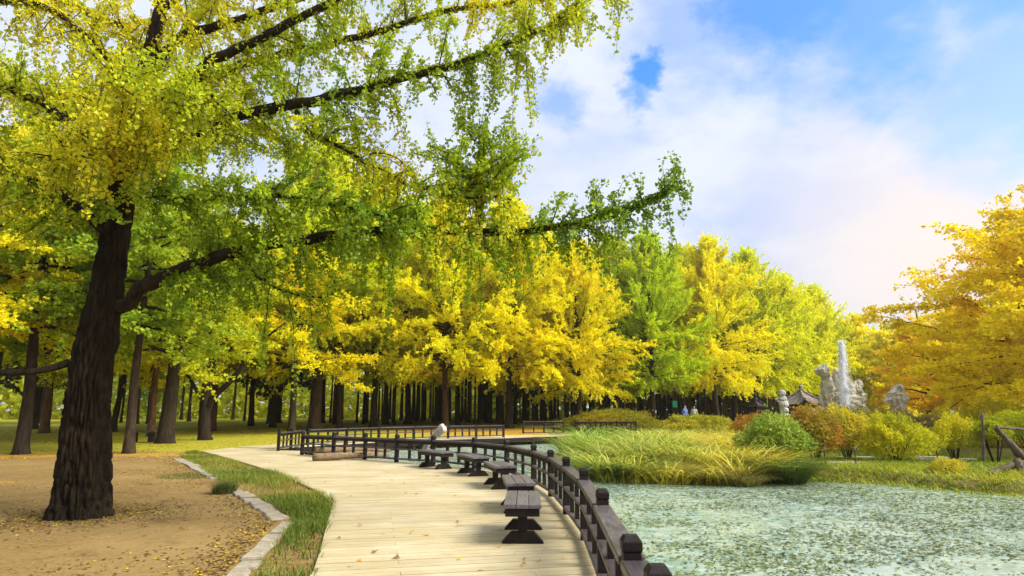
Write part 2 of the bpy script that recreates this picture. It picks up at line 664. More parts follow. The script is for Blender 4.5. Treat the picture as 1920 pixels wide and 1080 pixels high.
def foliage_mesh(name, pos, axis, size, col, mat, w=0.3, mid=0.5, tip=1.0, fold=0.12, tubes=None, twigmat=None):
    V, Q = leaf_quads(pos, axis, size, w, mid, tip, fold)
    C = np.repeat(col, 4, axis=0)
    if tubes is None or not tubes.V:
        return mesh_np(name, V, Q, mat, C)
    TV, TQ = tubes.arrays()
    TQ = TQ + len(V)
    mi = np.concatenate([np.zeros(len(Q), int), np.ones(len(TQ), int)])
    C = np.concatenate([C, np.full((len(TV), 3), 0.05)])
    return mesh_np(name, np.concatenate([V, TV]), np.concatenate([Q, TQ]), [mat, twigmat or M['twig']], C, mi)


def in_poly(x, y, poly):
    poly = np.asarray(poly)
    inside = np.zeros(np.shape(x), bool)
    j = len(poly) - 1
    for i in range(len(poly)):
        xi, yi = poly[i]
        xj, yj = poly[j]
        c = ((yi > y) != (yj > y)) & (x < (xj - xi) * (y - yi) / (yj - yi + 1e-12) + xi)
        inside ^= c
        j = i
    return inside


def poly_dist(x, y, poly):
    """distance to the outline"""
    d = np.full(np.shape(x), 1e9)
    P = np.asarray(poly, float)
    for i in range(len(P)):
        a, b = P[i], P[(i + 1) % len(P)]
        ab = b - a
        t = np.clip(((x - a[0]) * ab[0] + (y - a[1]) * ab[1]) / (ab @ ab + 1e-12), 0, 1)
        d = np.minimum(d, np.hypot(x - a[0] - t * ab[0], y - a[1] - t * ab[1]))
    return d


def sstep(a, b, x):
    t = np.clip((x - a) / (b - a), 0, 1)
    return t * t * (3 - 2 * t)


def copy_tree(src, loc, rz=0.0, scale=1.0, label=None):
    c = src.copy()
    COL.objects.link(c)
    c.location = loc
    c.rotation_euler = (0, 0, rz)
    c.scale = (scale,) * 3 if not isinstance(scale, tuple) else scale
    if label:
        c['label'] = label
    for ch in src.children:
        d = ch.copy()
        COL.objects.link(d)
        d.parent = c
        for g in ch.children:
            e = g.copy()
            COL.objects.link(e)
            e.parent = d
    return c


# ---------------------------------------------------------------- ground and pond
WATER_Z = -0.40
rail_px = [(1230, 1056), (1185, 1001), (1126.5, 917), (1094, 878), (1061, 857), (1033, 842.5), (1000, 833),
           (950, 824.5), (890, 819.5), (813, 816), (745, 814), (686, 811.8), (627, 809.8), (569, 807.8)]
RAIL_H = 0.84
rail_pts = [gp(x, y, RAIL_H).xy for x, y in rail_px]
rail_pts = [Vector((rail_pts[0].x - 0.03, rail_pts[0].y - 1.9))] + rail_pts

shore = [gp(x, y, WATER_Z).xy for x, y in
         [(1060, 842), (1072, 850), (1092, 868), (1122, 891), (1300, 900), (1420, 903), (1520, 900), (1650, 906), (1760, 917), (1920, 930)]]
pond = [(0.30, -14), (0.30, 3.0), (0.42, 9.5)] + [(p.x - 0.35, p.y - 0.25) for p in rail_pts[6:]] + \
       [(-10.0, 25.5), (-9.6, 29.5), (-8.0, 33.5), (-3, 37.5), (2.5, 40.0)] + [(p.x, p.y) for p in shore] + \
       [(15.0, 12.6), (24, 11), (40, 3), (46, -14)]


def land(x, y):
    z = 0.45 * sstep(30, 58, y)
    z = z + 0.05 * np.sin(x * 0.31 + 1) * np.sin(y * 0.27) * sstep(20, 30, np.hypot(x, y))
    right = sstep(2.0, 5.0, x)
    z = z * (1 - right * (1 - sstep(36, 60, y))) - right * 0.12 * (1 - sstep(24, 40, y))
    return z


def terrain(x, y):
    x = np.asarray(x, float)
    y = np.asarray(y, float)
    z = land(x, y)
    d = poly_dist(x, y, pond)
    ins = in_poly(x, y, pond)
    sd = np.where(ins, -d, d)
    dip = sstep(0.35, -0.9, sd)
    return z * (1 - dip) + dip * (-1.1)


def ground_z(x, y):
    return float(terrain(np.array([x]), np.array([y]))[0])


def axis_pts(segs):
    out = []
    for a, b, s in segs:
        out.append(np.arange(a, b - 1e-6, s))
    out.append([segs[-1][1]])
    return np.concatenate(out)


gx = axis_pts([(-400, -120, 40), (-120, -40, 5), (-40, -14, 1.0), (-14, 16, 0.25), (16, 30, 0.6), (30, 120, 5), (120, 400, 40)])
gy = axis_pts([(-60, 0, 6), (0, 28, 0.25), (28, 46, 0.6), (46, 130, 3), (130, 460, 55)])
GX, GY = np.meshgrid(gx, gy)
GZ = terrain(GX.ravel(), GY.ravel())
nx, ny = len(gx), len(gy)
ii, jj = np.meshgrid(np.arange(ny - 1), np.arange(nx - 1), indexing='ij')
a = (ii * nx + jj).ravel()
GQ = np.stack([a, a + 1, a + nx + 1, a + nx], -1)
me = mesh_np('ground', np.stack([GX.ravel(), GY.ravel(), GZ], -1), GQ, M['ground'], smooth=True)
# zones: red lawn, green leaf litter, blue planted bank
x, y = GX.ravel(), GY.ravel()
lawn_edge = 22.5 + 0.09 * (x + 12) + 0.5 * np.sin(x * 0.8)
lawn = sstep(-1.0, 2.2, y - lawn_edge - 1.6)
litter = np.exp(-((y - lawn_edge - 0.6) / 1.3) ** 2) * 0.75 + sstep(38, 40, y) * (1 - sstep(46, 52, y)) * sstep(-12, -6, x) * 0.75
litter += 0.80 * np.exp(-(((x + 11.6) / 1.7) ** 2 + ((y - 14.2) / 0.7) ** 2))
bankz = sstep(2.0, 2.6, x) * sstep(11, 13, y) * (1 - sstep(44, 60, y))
zone = np.ones((len(x), 4), np.float32)
zone[:, 0], zone[:, 1], zone[:, 2] = np.where(x > 60, 0.6, lawn), np.clip(litter, 0, 1), bankz
at = me.attributes.new('zone', 'FLOAT_COLOR', 'POINT')
at.data.foreach_set('color', zone.ravel())
ground = tag(obj('ground', me), 'trodden sandy earth running into yellowing lawn', None, None, 'structure')

wx = np.linspace(-12, 48, 61)
wy = np.linspace(-14, 42, 57)
WX, WY = np.meshgrid(wx, wy)
ii, jj = np.meshgrid(np.arange(56), np.arange(60), indexing='ij')
a = (ii * 61 + jj).ravel()
me = mesh_np('pond_water', np.stack([WX.ravel(), WY.ravel(), np.full(WX.size, WATER_Z)], -1),
             np.stack([a, a + 1, a + 62, a + 61], -1), M['water'])
tag(obj('pond_water', me), 'pale turquoise pond dotted with floating leaves', None, None, 'structure')

# floating leaves and weed on the pond
n = 150000
y = 3.0 + 27 * RNG.random(n) ** 1.5
x = -4 + (5 + y * 0.95) * RNG.random(n)
keep = in_poly(x, y, pond)
pp = np.stack([x, y, np.full(n, WATER_Z)], -1)
dens = clump(pp, 0.9, 3) * 0.5 + clump(pp, 3.0, 5) * 0.5
shore_d = poly_dist(x, y, pond)
keep &= RNG.random(n) < np.clip((dens - 0.18) * 1.9 + 0.9 * np.exp(-shore_d / 0.7), 0.08, 1)
x, y, dens, shore_d = x[keep], y[keep], dens[keep], shore_d[keep]
n = len(x)
ang = RNG.random(n) * 6.283
ln = RNG.uniform(0.010, 0.042, n) * (1 + 0.02 * y)
wd = ln * RNG.uniform(0.3, 0.65, n)
ca, sa = np.cos(ang), np.sin(ang)
tilt = RNG.normal(0, 0.006, (n, 4)) + 0.009
cx = np.stack([-ln, 0 * ln, ln, 0 * ln], 1)
cy = np.stack([0 * ln, -wd, 0 * ln, wd], 1)
V = np.stack([x[:, None] + cx * ca[:, None] - cy * sa[:, None], y[:, None] + cx * sa[:, None] + cy * ca[:, None],
              WATER_Z + np.maximum(tilt, 0.003)], -1).reshape(-1, 3)
col = palette(RNG.random(n), [(0.03, 0.045, 0.018), (0.075, 0.11, 0.035), (0.16, 0.20, 0.07), (0.09, 0.10, 0.04), (0.28, 0.26, 0.10), (0.22, 0.28, 0.16), (0.10, 0.13, 0.06)])
near = np.exp(-shore_d / 1.2)[:, None]
col = col * (1 - near * 0.8) + near * 0.8 * np.array([0.28, 0.36, 0.06])
me = mesh_np('floating_leaves', V, np.arange(4 * n).reshape(-1, 4), M['litter'], np.repeat(col, 4, 0))
tag(obj('floating_pond_weed', me), 'small leaves and weed scattered over the pond surface', 'pond weed', None, 'stuff')

# ---------------------------------------------------------------- deck of planks
DECK_Z = 0.045
left_edge_px = [(585, 1085), (600, 1040), (612, 990), (624, 948), (590, 922), (540, 899), (480, 877), (430, 862), (378, 848)]
left_edge = [gp(x, y).xy for x, y in left_edge_px]
far_edge = [gp(430, 842).xy, gp(520, 836).xy, Vector((-8.9, 25.0)), Vector((-7.9, 24.7))]
right_edge = [Vector((p.x + 0.09, p.y + 0.05)) for p in rail_pts[::-1]]
deck_poly = [Vector((left_edge[0].x - 0.1, 1.0))] + left_edge + far_edge + right_edge + [Vector((right_edge[-1].x, 1.0))]
DP = [(p.x, p.y) for p in deck_poly]
PA = R(12)
tdir, ndir = Vector((math.cos(PA), math.sin(PA))), Vector((-math.sin(PA), math.cos(PA)))


def line_hits(s):
    """where the line at distance s along ndir enters and leaves the deck"""
    out = []
    m = len(deck_poly)
    for i in range(m):
        a, b = deck_poly[i], deck_poly[(i + 1) % m]
        sa, sb = a.dot(ndir) - s, b.dot(ndir) - s
        if (sa > 0) != (sb > 0):
            u = sa / (sa - sb)
            out.append((a + (b - a) * u).dot(tdir))
    return sorted(out)


deck = tag(empty('boardwalk_deck'), 'broad pale boardwalk of worn sandy planks curving round the pond', None, None, 'structure')
PW = 0.15
smin = min(p.dot(ndir) for p in deck_poly)
smax = max(p.dot(ndir) for p in deck_poly)
farV, farQ, nplank = [], [], 0
s = smin + 0.01
row = 0
while s < smax - PW:
    h0, h1 = line_hits(s + 0.003), line_hits(s + PW - 0.003)
    if len(h0) == len(h1):
        for i in range(0, len(h0) - 1, 2):
            a0, b0, a1, b1 = h0[i], h0[i + 1], h1[i], h1[i + 1]
            if abs(a0 - a1) > 2.5 or abs(b0 - b1) > 2.5:
                lo, hi = max(a0, a1), min(b0, b1)
                if abs(a0 - a1) > 2.5:
                    a0 = a1 = lo
                if abs(b0 - b1) > 2.5:
                    b0 = b1 = hi
            if b0 - a0 < 0.1 or b1 - a1 < 0.1:
                continue
            cuts = []
            c = math.floor(min(a0, a1) / 3.6) * 3.6 + (row % 3) * 1.2 + 0.3
            while c < max(b0, b1) - 0.6:
                if c > max(a0, a1) + 0.6 and c < min(b0, b1) - 0.6:
                    cuts.append(c)
                c += 3.6
            ends = [(a0, a1)] + [(c, c) for c in cuts] + [(b0, b1)]
            for e in range(len(ends) - 1):
                l0, l1 = ends[e]
                r0, r1 = ends[e + 1]
                g = 0.002
                dz = random.uniform(-0.002, 0.002)
                gap = random.uniform(0.004, 0.009)
                quad = [tdir * (l0 + g) + ndir * (s + gap), tdir * (r0 - g) + ndir * (s + gap),
                        tdir * (r1 - g) + ndir * (s + PW - gap), tdir * (l1 + g) + ndir * (s + PW - gap)]
                top = [(q.x, q.y, DECK_Z + dz) for q in quad]
                bot = [(q.x, q.y, DECK_Z - 0.035) for q in quad]
                V8 = np.array(top + bot)
                Q6 = np.array([[0, 1, 2, 3], [4, 7, 6, 5], [0, 4, 5, 1], [1, 5, 6, 2], [2, 6, 7, 3], [3, 7, 4, 0]])
                mid = (quad[0] + quad[2]) / 2
                if mid.y < 15.5 and nplank < 290 and mid.y > 3:
                    c0 = V8.mean(0)
                    obj('plank', mesh_np('plank', V8 - c0, Q6, M['plank']), deck, loc=tuple(c0))
                    nplank += 1
                else:
                    farQ.append(Q6 + 8 * len(farV))
                    farV.append(V8)
    s += PW
    row += 1
far_planks = obj('plank_field', mesh_np('plank_field', np.concatenate(farV), np.concatenate(farQ), M['plank']), deck)
far_planks['kind'] = 'stuff'
# dark joists under the pond side of the deck
T = Tubes()
jp = [Vector((p.x - 0.12, p.y, -0.12)) for p in rail_pts]
for i in range(len(jp) - 1):
    T.add([jp[i], jp[i + 1]], [0.09, 0.09], 4)
for p in rail_pts[::2]:
    T.add([Vector((p.x - 0.12, p.y, -1.0)), Vector((p.x - 0.12, p.y, 0.0))], [0.08, 0.08], 6)
obj('edge_beam', T.mesh('edge_beam', M['rail'], False), deck)


# ---------------------------------------------------------------- railings
def cap_mesh(w):
    bm = bmesh.new()
    lv = [(w * 0.5, 0), (w * 0.545, 0.010), (w * 0.545, 0.055), (w * 0.36, 0.085)]
    rings = []
    for h, z in lv:
        rings.append([bm.verts.new((sx * h, sy * h, z)) for sx, sy in ((-1, -1), (1, -1), (1, 1), (-1, 1))])
    for a, b in zip(rings, rings[1:]):
        for i in range(4):
            bm.faces.new((a[i], a[(i + 1) % 4], b[(i + 1) % 4], b[i]))
    bm.faces.new(rings[-1])
    bm.faces.new(rings[0][::-1])
    bmesh.ops.bevel(bm, geom=bm.edges[:], offset=0.004, segments=1, affect='EDGES')
    return bm_mesh('post_cap', bm, M['rail'])


def beam_between(name, a, b, w, h, mat, parent, inset=0.0, bevel=0.006):
    d = b - a
    L = d.length - 2 * inset
    me = box_mesh(name, L, w, h, mat, bevel)
    o = obj(name, me, parent)
    o.location = (a + b) / 2
    o.rotation_euler = (0, -math.asin(max(-1, min(1, d.z / d.length))), math.atan2(d.y, d.x))
    return o


def railing(name, pts, z0, label, height=0.80, post=0.10, balusters=2, mid=True, cap=True, group=None, capz=None, railw=0.15, bal=0.085):
    base = Vector((pts[0][0], pts[0][1], z0 if not callable(z0) else z0(*pts[0])))
    root = empty(name, base)
    tag(root, label, 'railing', group)
    P = [Vector((p[0], p[1], z0 if not callable(z0) else z0(p[0], p[1]))) - base for p in pts]
    pm = box_mesh('post', post, post, height + 0.55, M['rail'], 0.006)
    cm = cap_mesh(post) if cap else None
    bm_ = box_mesh('baluster', bal, 0.05, height - 0.14, M['rail'], 0.004)
    for i, p in enumerate(P):
        q = P[min(i + 1, len(P) - 1)] - P[max(i - 1, 0)]
        rz = math.atan2(q.y, q.x) + random.uniform(-0.02, 0.02)
        po = obj('post', pm, root, (p.x + random.uniform(-.006, .006), p.y, (height + 0.02 + random.uniform(-.008, .008)) - (height + 0.55) / 2 + p.z), rz)
        po.rotation_euler = (random.uniform(-.012, .012), random.uniform(-.012, .012), rz)
        if cap:
            obj('post_cap', cm, po, (0, 0, (height + 0.55) / 2))
    up = Vector((0, 0, 1))
    for i in range(len(P) - 1):
        a, b = P[i], P[i + 1]
        ins = post / 2 + 0.004
        beam_between('top_rail', a + up * (height - 0.045), b + up * (height - 0.045), railw, 0.05, M['railtop'], root, ins)
        beam_between('side_rail', a + up * (height - 0.115), b + up * (height - 0.115), 0.045, 0.085, M['rail'], root, ins)
        if mid:
            beam_between('middle_rail', a + up * (height * 0.54), b + up * (height * 0.54), 0.10, 0.04, M['railtop'], root, ins)
        beam_between('bottom_rail', a + up * 0.10, b + up * 0.10, 0.10, 0.05, M['railtop'], root, ins)
        d = b - a
        rz = math.atan2(d.y, d.x)
        for j in range(balusters):
            u = (j + 1) / (balusters + 1)
            if balusters == 2:
                u = (0.36, 0.64)[j]
            p = a + d * u
            side = Vector((-d.y, d.x, 0)).normalized() * 0.0
            obj('baluster', bm_, root, (p.x, p.y, p.z + 0.085 + (height - 0.14) / 2 - 0.02), rz)
    return root


railing('deck_railing', [(p.x, p.y) for p in rail_pts], DECK_Z, 'long dark brown timber railing curving along the pond side of the deck', RAIL_H - DECK_Z - 0.105)
# short return at the far left corner of the deck
c0, c1, c2 = gp(524, 806.6, 0.8).xy, gp(541, 805, 0.8).xy, gp(556, 803.5, 0.8).xy
railing('corner_railing', [(c0.x, c0.y), (c1.x, c1.y + 0.4), (c2.x, c2.y + 0.9)], DECK_Z,
        'short dark corner railing at the far left end of the deck', RAIL_H - DECK_Z - 0.105)

# footbridge over the far end of the pond
br_near = [dp(x, y, Y).xy for x, y, Y in [(577, 804, 28.0), (650, 802.5, 30.0), (710, 801, 31.8), (776, 799.5, 33.4), (840, 798.5, 34.8), (893, 798, 35.8), (944, 797.5, 36.6)]]
br_edge = [Vector((-9.4, 26.0))] + br_near + [Vector((1.2, 38.2)), Vector((3.2, 39.5)), Vector((6, 40.3)), Vector((10.5, 40.6))]
wid = 1.9
V, Q = [], []
m = len(br_edge)
offs = []
for i in range(m):
    d = (br_edge[min(i + 1, m - 1)] - br_edge[max(i - 1, 0)]).normalized()
    offs.append(br_edge[i] + Vector((-d.y, d.x)) * wid)
bridge = tag(empty('footbridge', (br_near[0].x, br_near[0].y, 0)), 'low timber footbridge crossing the far end of the pond', 'footbridge')
T0 = Vector((br_near[0].x, br_near[0].y, 0))
bz = DECK_Z + 0.03
for i in range(m - 1):
    A, B, C_, D = br_edge[i], br_edge[i + 1], offs[i + 1], offs[i]
    zs = [bz, bz - 0.06]
    V8 = np.array([(q.x - T0.x, q.y - T0.y, z) for z in zs for q in (A, B, C_, D)])
    Q6 = np.array([[0, 1, 2, 3], [4, 7, 6, 5], [0, 4, 5, 1], [1, 5, 6, 2], [2, 6, 7, 3], [3, 7, 4, 0]])
    obj('deck_section', mesh_np('deck_section', V8, Q6, M['plank']), bridge)
    a3 = Vector((A.x - T0.x, A.y - T0.y - 0.03, bz - 0.18))
    b3 = Vector((B.x - T0.x, B.y - T0.y - 0.03, bz - 0.18))
    beam_between('fascia_beam', a3, b3, 0.06, 0.24, M['rail'], bridge, 0.002)
T = Tubes()
for i in range(0, m, 2):
    for q in (br_edge[i], offs[i]):
        T.add([(q.x - T0.x, q.y - T0.y, -1.1), (q.x - T0.x, q.y - T0.y, bz - 0.07)], [0.09, 0.09], 6)
obj('pile', T.mesh('pile', M['rail'], False), bridge)
railing('bridge_railing', [(p.x, p.y + 0.08) for p in br_near], bz, 'dark timber railing along the near side of the far footbridge', 0.68, 0.11, 3, True, False)
fr = [dp(x, 791, Y).xy for x, Y in [(981, 41.5), (1020, 42), (1056, 42.4)]]
railing('bridge_railing', [(p.x, p.y) for p in fr], bz, 'short dark railing on the far side of the footbridge', 0.82, 0.10, 1, True, False)
fr = [dp(x, 795, Y).xy for x, Y in [(1078, 43.2), (1117, 43.4), (1156, 43.6), (1192, 43.6)]]
railing('bridge_railing', [(p.x, p.y) for p in fr], bz, 'dark railing half hidden behind the mounded hedge', 0.78, 0.10, 3, True, False)


# ---------------------------------------------------------------- benches
def make_bench():
    r = empty('wooden_bench')
    L, W, H = 1.28, 0.42, 0.44
    for i in (-1, 0, 1):
        o = obj('seat_board', box_mesh('seat_board', 0.136, L, 0.045, M['seat'], 0.005), r, (i * 0.141, 0, H - 0.022))
    for sx in (-1, 1):
        obj('apron', box_mesh('apron', 0.03, L - 0.12, 0.075, M['rail'], 0.004), r, (sx * 0.175, 0, H - 0.085))
    for sy in (-1, 1):
        obj('end_board', box_mesh('end_board', 0.38, 0.035, 0.085, M['rail'], 0.004), r, (0, sy * (L / 2 - 0.05), H - 0.09))
        y = sy * 0.42
        foot = prism_mesh('foot', [(-0.235, 0), (0.235, 0), (0.235, 0.015), (0.13, 0.125), (-0.13, 0.125), (-0.235, 0.015)], 0.10, M['rail'], 0.004)
        obj('foot', foot, r, (0, y, 0.0))
        obj('leg', box_mesh('leg', 0.105, 0.085, 0.235, M['rail'], 0.004), r, (0, y, 0.125 + 0.117))
        obj('bracket', box_mesh('bracket', 0.33, 0.08, 0.06, M['rail'], 0.004), r, (0, y, H - 0.078))
    return r


bench0 = make_bench()
bench_px = [  # near foot centre, far foot centre
    ((980, 1018), (981, 994), 'dark timber bench nearest the camera, its grey seat seen end-on'),
    ((975, 962), (966, 945), 'second dark timber bench from the front, mostly behind the nearest one'),
    ((944, 917), (927, 907), 'middle dark timber bench of the five along the railing'),
    ((897, 893), (872, 886), 'fourth dark timber bench, angled in front of the curving railing'),
    ((831, 879.5), (802, 875.5), 'farthest dark timber bench, in front of the leaning grey driftwood')]
for i, (nf, ff, lab) in enumerate(bench_px):
    a, b = gp(*nf, DECK_Z), gp(*ff, DECK_Z)
    d = (b - a)
    o = bench0 if i == 0 else copy_tree(bench0, (0, 0, 0))
    mid = a + d.normalized() * 0.42
    o.location = (mid.x, mid.y, DECK_Z + 0.001)
    o.rotation_euler = (0, 0, math.atan2(d.y, d.x) - math.pi / 2)
    tag(o, lab, 'bench', 'benches along the deck railing')


# ---------------------------------------------------------------- logs and driftwood on the deck
def log_obj(name, a, b, r0, r1, mat, label, cat, bend=0.05, seg=14, n=16, parent=None, hollow=False):
    a, b = Vector(a), Vector(b)
    T = Tubes()
    pts, rad = [], []
    ph = random.uniform(0, 6)
    for i in range(n):
        t = i / (n - 1)
        p = (b - a) * t
        p += Vector((math.sin(t * 3 + ph), math.cos(t * 2.3 + ph), math.sin(t * 2.7))) * bend * math.sin(t * math.pi)
        pts.append(p)
        rad.append((r0 + (r1 - r0) * t) * random.uniform(0.93, 1.07))
    if hollow:
        ax = (b - a).normalized()
        pts = [pts[0] + ax * 0.35, pts[0] + ax * 0.02] + pts
        rad = [0.01, r0 * 0.62] + rad
    T.add(pts, rad, seg, 0.05)
    o = obj(name, T.mesh(name, mat), parent, tuple(a))
    if label:
        tag(o, label, cat)
    return o


la, lb = gp(584, 868), gp(728, 863)
log_obj('fallen_log', la + Vector((0, .1, DECK_Z + .115)), lb + Vector((0, .1, DECK_Z + .075)), 0.115, 0.07, M['log'],
        'hollow-ended brown log lying in front on the deck', 'log', 0.03, hollow=True)
log_obj('fallen_log', gp(586, 860) + Vector((0, .25, DECK_Z + .19)), gp(722, 853) + Vector((0.1, .2, DECK_Z + .10)), 0.10, 0.065, M['log'],
        'paler split log lying behind the hollow log on the deck', 'log', 0.04)
la = gp(600, 862)
log_obj('fallen_log', la + Vector((0.35, .20, DECK_Z + .085)), gp(690, 858) + Vector((0.2, .25, DECK_Z + .07)), 0.075, 0.06, M['log'],
        'short brown log wedged between the two longer logs', 'log', 0.03)

root = empty('leaning_driftwood', dp(796, 846, 19.4))
tag(root, 'pale grey driftwood trunk leaning up beyond the railing', 'driftwood')
T = Tubes()
b0 = root.location
pts = [dp(x, y, Y) - b0 for x, y, Y in [(792, 850, 19.4), (800, 836, 19.3), (808, 826, 19.2), (817, 815, 19.1), (826, 806, 19.0), (833, 801, 18.95)]]
T.add(smooth_path(pts, 14), np.linspace(0.07, 0.135, 14) * RNG.uniform(0.9, 1.1, 14), 10, 0.07)
obj('trunk', T.mesh('trunk', M['drift']), root)
T = Tubes()
pts = [dp(x, y, 19.2) - b0 for x, y in [(806, 828), (803, 836), (799, 848)]]
T.add(smooth_path(pts, 6), np.linspace(0.05, 0.03, 6), 7, 0.06)
obj('branch', T.mesh('branch', M['drift']), root)

# ---------------------------------------------------------------- stone kerb, grass strip, litter
kerb = tag(empty('stone_kerb', (gp(530, 980).x, gp(530, 980).y, 0)), 'line of flat pale kerb stones edging the grass strip', 'kerb')
K0 = kerb.location.copy()


def lay_stones(pxs, wid, lens):
    pts = [gp(x, y).xy for x, y in pxs]
    seg, acc = [], [0.0]
    for i in range(len(pts) - 1):
        acc.append(acc[-1] + (pts[i + 1] - pts[i]).length)

    def at_len(s):
        for i in range(len(pts) - 1):
            if s <= acc[i + 1] or i == len(pts) - 2:
                u = (s - acc[i]) / (acc[i + 1] - acc[i])
                return pts[i] + (pts[i + 1] - pts[i]) * u, (pts[i + 1] - pts[i]).normalized()
    s = 0.0
    while s < acc[-1] - 0.1:
        L = random.uniform(*lens)
        c, d = at_len(s + L / 2)
        w = wid * random.uniform(0.85, 1.12)
        bm = bmesh.new()
        bmesh.ops.create_cube(bm, size=1)
        for v in bm.verts:
            v.co = Vector((v.co.x * L + random.uniform(-.025, .025), v.co.y * w + random.uniform(-.03, .03), v.co.z * 0.11 + random.uniform(-.006, .006)))
        bmesh.ops.bevel(bm, geom=bm.edges[:], offset=0.014, segments=2, affect='EDGES')
        o = obj('stone', bm_mesh('stone', bm, M['stone']), kerb, (c.x - K0.x, c.y - K0.y, -0.022 + random.uniform(-.012, .012)), math.atan2(d.y, d.x) + random.uniform(-.05, .05))
        o.rotation_euler.x = random.uniform(-.03, .03)
        s += L + random.uniform(0.02, 0.05)


lay_stones([(333, 861), (352, 869), (384, 886), (408, 900)], 0.30, (0.45, 0.7))
lay_stones([(440, 921), (468, 936), (492, 952), (520, 972)], 0.28, (0.32, 0.46))
lay_stones([(537, 981), (514, 1004), (486, 1036), (462, 1062), (430, 1098)], 0.20, (0.32, 0.46))


def blades(n, xy_fn, hmin, hmax, wid, cols, lean=0.35, zfn=None, name='grass', mat='blade', seed=1, segs=3, colfn=None, droop=0.5, tuft=0.0):
    """curved grass blades as narrow strips"""
    x, y = xy_fn(n)
    n = len(x)
    z = terrain(x, y) if zfn is None else zfn(x, y)
    p = np.stack([x, y, z], -1)
    az = RNG.random(n) * 6.283
    if tuft:
        az = 16 * clump(p, tuft, seed + 5) + RNG.normal(0, 0.8, n)
    ln = lean * RNG.uniform(0.3, 1.3, n)
    h = RNG.uniform(hmin, hmax, n) * (0.6 + 0.6 * clump(p, 1.3, seed))
    hd = np.stack([np.cos(az), np.sin(az), 0 * az], -1)
    sd = np.stack([-np.sin(az), np.cos(az), 0 * az], -1)
    rows = []
    for i in range(segs + 1):
        t = i / segs
        fwd = (ln * t + droop * ln * t * t * 1.6) * h
        up = h * (t - droop * 0.55 * t * t * t)
        c = p + hd * fwd[:, None] + np.array([0, 0, 1.0]) * up[:, None]
        w = wid * (1 - t) ** 0.7 * RNG.uniform(0.7, 1.2, n) if i < segs else np.full(n, wid * 0.06)
        rows.append(c - sd * w[:, None])
        rows.append(c + sd * w[:, None])
    V = np.stack(rows, 1)
    m = V.shape[1]
    base = (np.arange(n) * m)[:, None]
    Q = np.concatenate([base + np.array([[2 * i, 2 * i + 1, 2 * i + 3, 2 * i + 2]]) for i in range(segs)])
    t = np.clip((0.25 if tuft else 0.55) * clump(p, 0.8, seed + 9) + (0.75 if tuft else 0.45) * RNG.random(n), 0, 1)
    col = palette(t, cols) if colfn is None else colfn(p, t)
    return mesh_np(name, V.reshape(-1, 3), Q, M[mat], np.repeat(col, m, 0))


strip_px = [(402, 897), (330, 853), (365, 846), (388, 852), (445, 869), (520, 891), (585, 917), (628, 946), (616, 990), (606, 1040), (590, 1090),
            (470, 1095), (492, 1055), (520, 1020), (548, 990), (545, 974), (505, 945), (460, 922)]
strip = [tuple(gp(x, y).xy) for x, y in strip_px]
sx0, sx1 = min(p[0] for p in strip), max(p[0] for p in strip)
sy0, sy1 = min(p[1] for p in strip), max(p[1] for p in strip)


def strip_xy(n):
    x = RNG.uniform(sx0, sx1, n)
    y = sy0 + (sy1 - sy0) * RNG.random(n) ** 1.15
    k = in_poly(x, y, strip)
    p = np.stack([x, y, 0 * x], -1)
    k &= RNG.random(n) < np.clip(clump(p, 1.6, 21) * 2.0 - 0.25, 0.1, 1)
    return x[k], y[k]


gm = blades(330000, strip_xy, 0.08, 0.20, 0.005,
            [(0.045, 0.075, 0.008), (0.09, 0.14, 0.012), (0.17, 0.22, 0.02), (0.30, 0.28, 0.04), (0.42, 0.32, 0.07)], 0.5, name='strip_grass', seed=31)
tag(obj('grass_strip', gm), 'tufty green grass growing between kerb stones and deck', 'grass', None, 'stuff')


def tuft_xy(c, r):
    def f(n):
        a, q = RNG.random(n) * 6.283, r * RNG.random(n) ** 0.7
        return c.x + q * np.cos(a), c.y + q * np.sin(a)
    return f


gm = blades(900, tuft_xy(gp(420, 925), 0.20), 0.18, 0.36, 0.004, [(0.05, 0.08, 0.012), (0.10, 0.13, 0.03), (0.20, 0.2, 0.05)], 0.5, name='tuft')
tag(obj('grass_tuft', gm), 'dark grass tuft standing in a gap of the kerb stones', 'grass tuft')
gm = blades(2500, tuft_xy(gp(360, 893), 0.75), 0.03, 0.09, 0.004, [(0.08, 0.09, 0.02), (0.17, 0.17, 0.04), (0.3, 0.24, 0.07)], 0.6, name='thin_grass')
tag(obj('thin_grass', gm), 'thin patch of short grass on the earth beside the kerb', 'grass', None, 'stuff')


def flat_leaves(x, y, z, size, cols, name, seed=0):
    n = len(x)
    ang = RNG.random(n) * 6.283
    ca, sa = np.cos(ang), np.sin(ang)
    s = np.asarray(size)
    ox = np.stack([0 * s, s * .75, s * .85, s * .75], 1)
    oy = np.stack([0 * s, -s * .55, 0 * s, s * .55], 1)
    oz = np.stack([0 * s + .004, RNG.uniform(.004, .45, n) * s, RNG.uniform(.004, .2, n) * s + .004, RNG.uniform(.004, .45, n) * s], 1)
    V = np.stack([x[:, None] + ox * ca[:, None] - oy * sa[:, None], y[:, None] + ox * sa[:, None] + oy * ca[:, None], z[:, None] + oz], -1)
    col = palette(RNG.random(n), cols)
    return mesh_np(name, V.reshape(-1, 3), np.arange(4 * n).reshape(-1, 4), M['litter'], np.repeat(col, 4, 0))


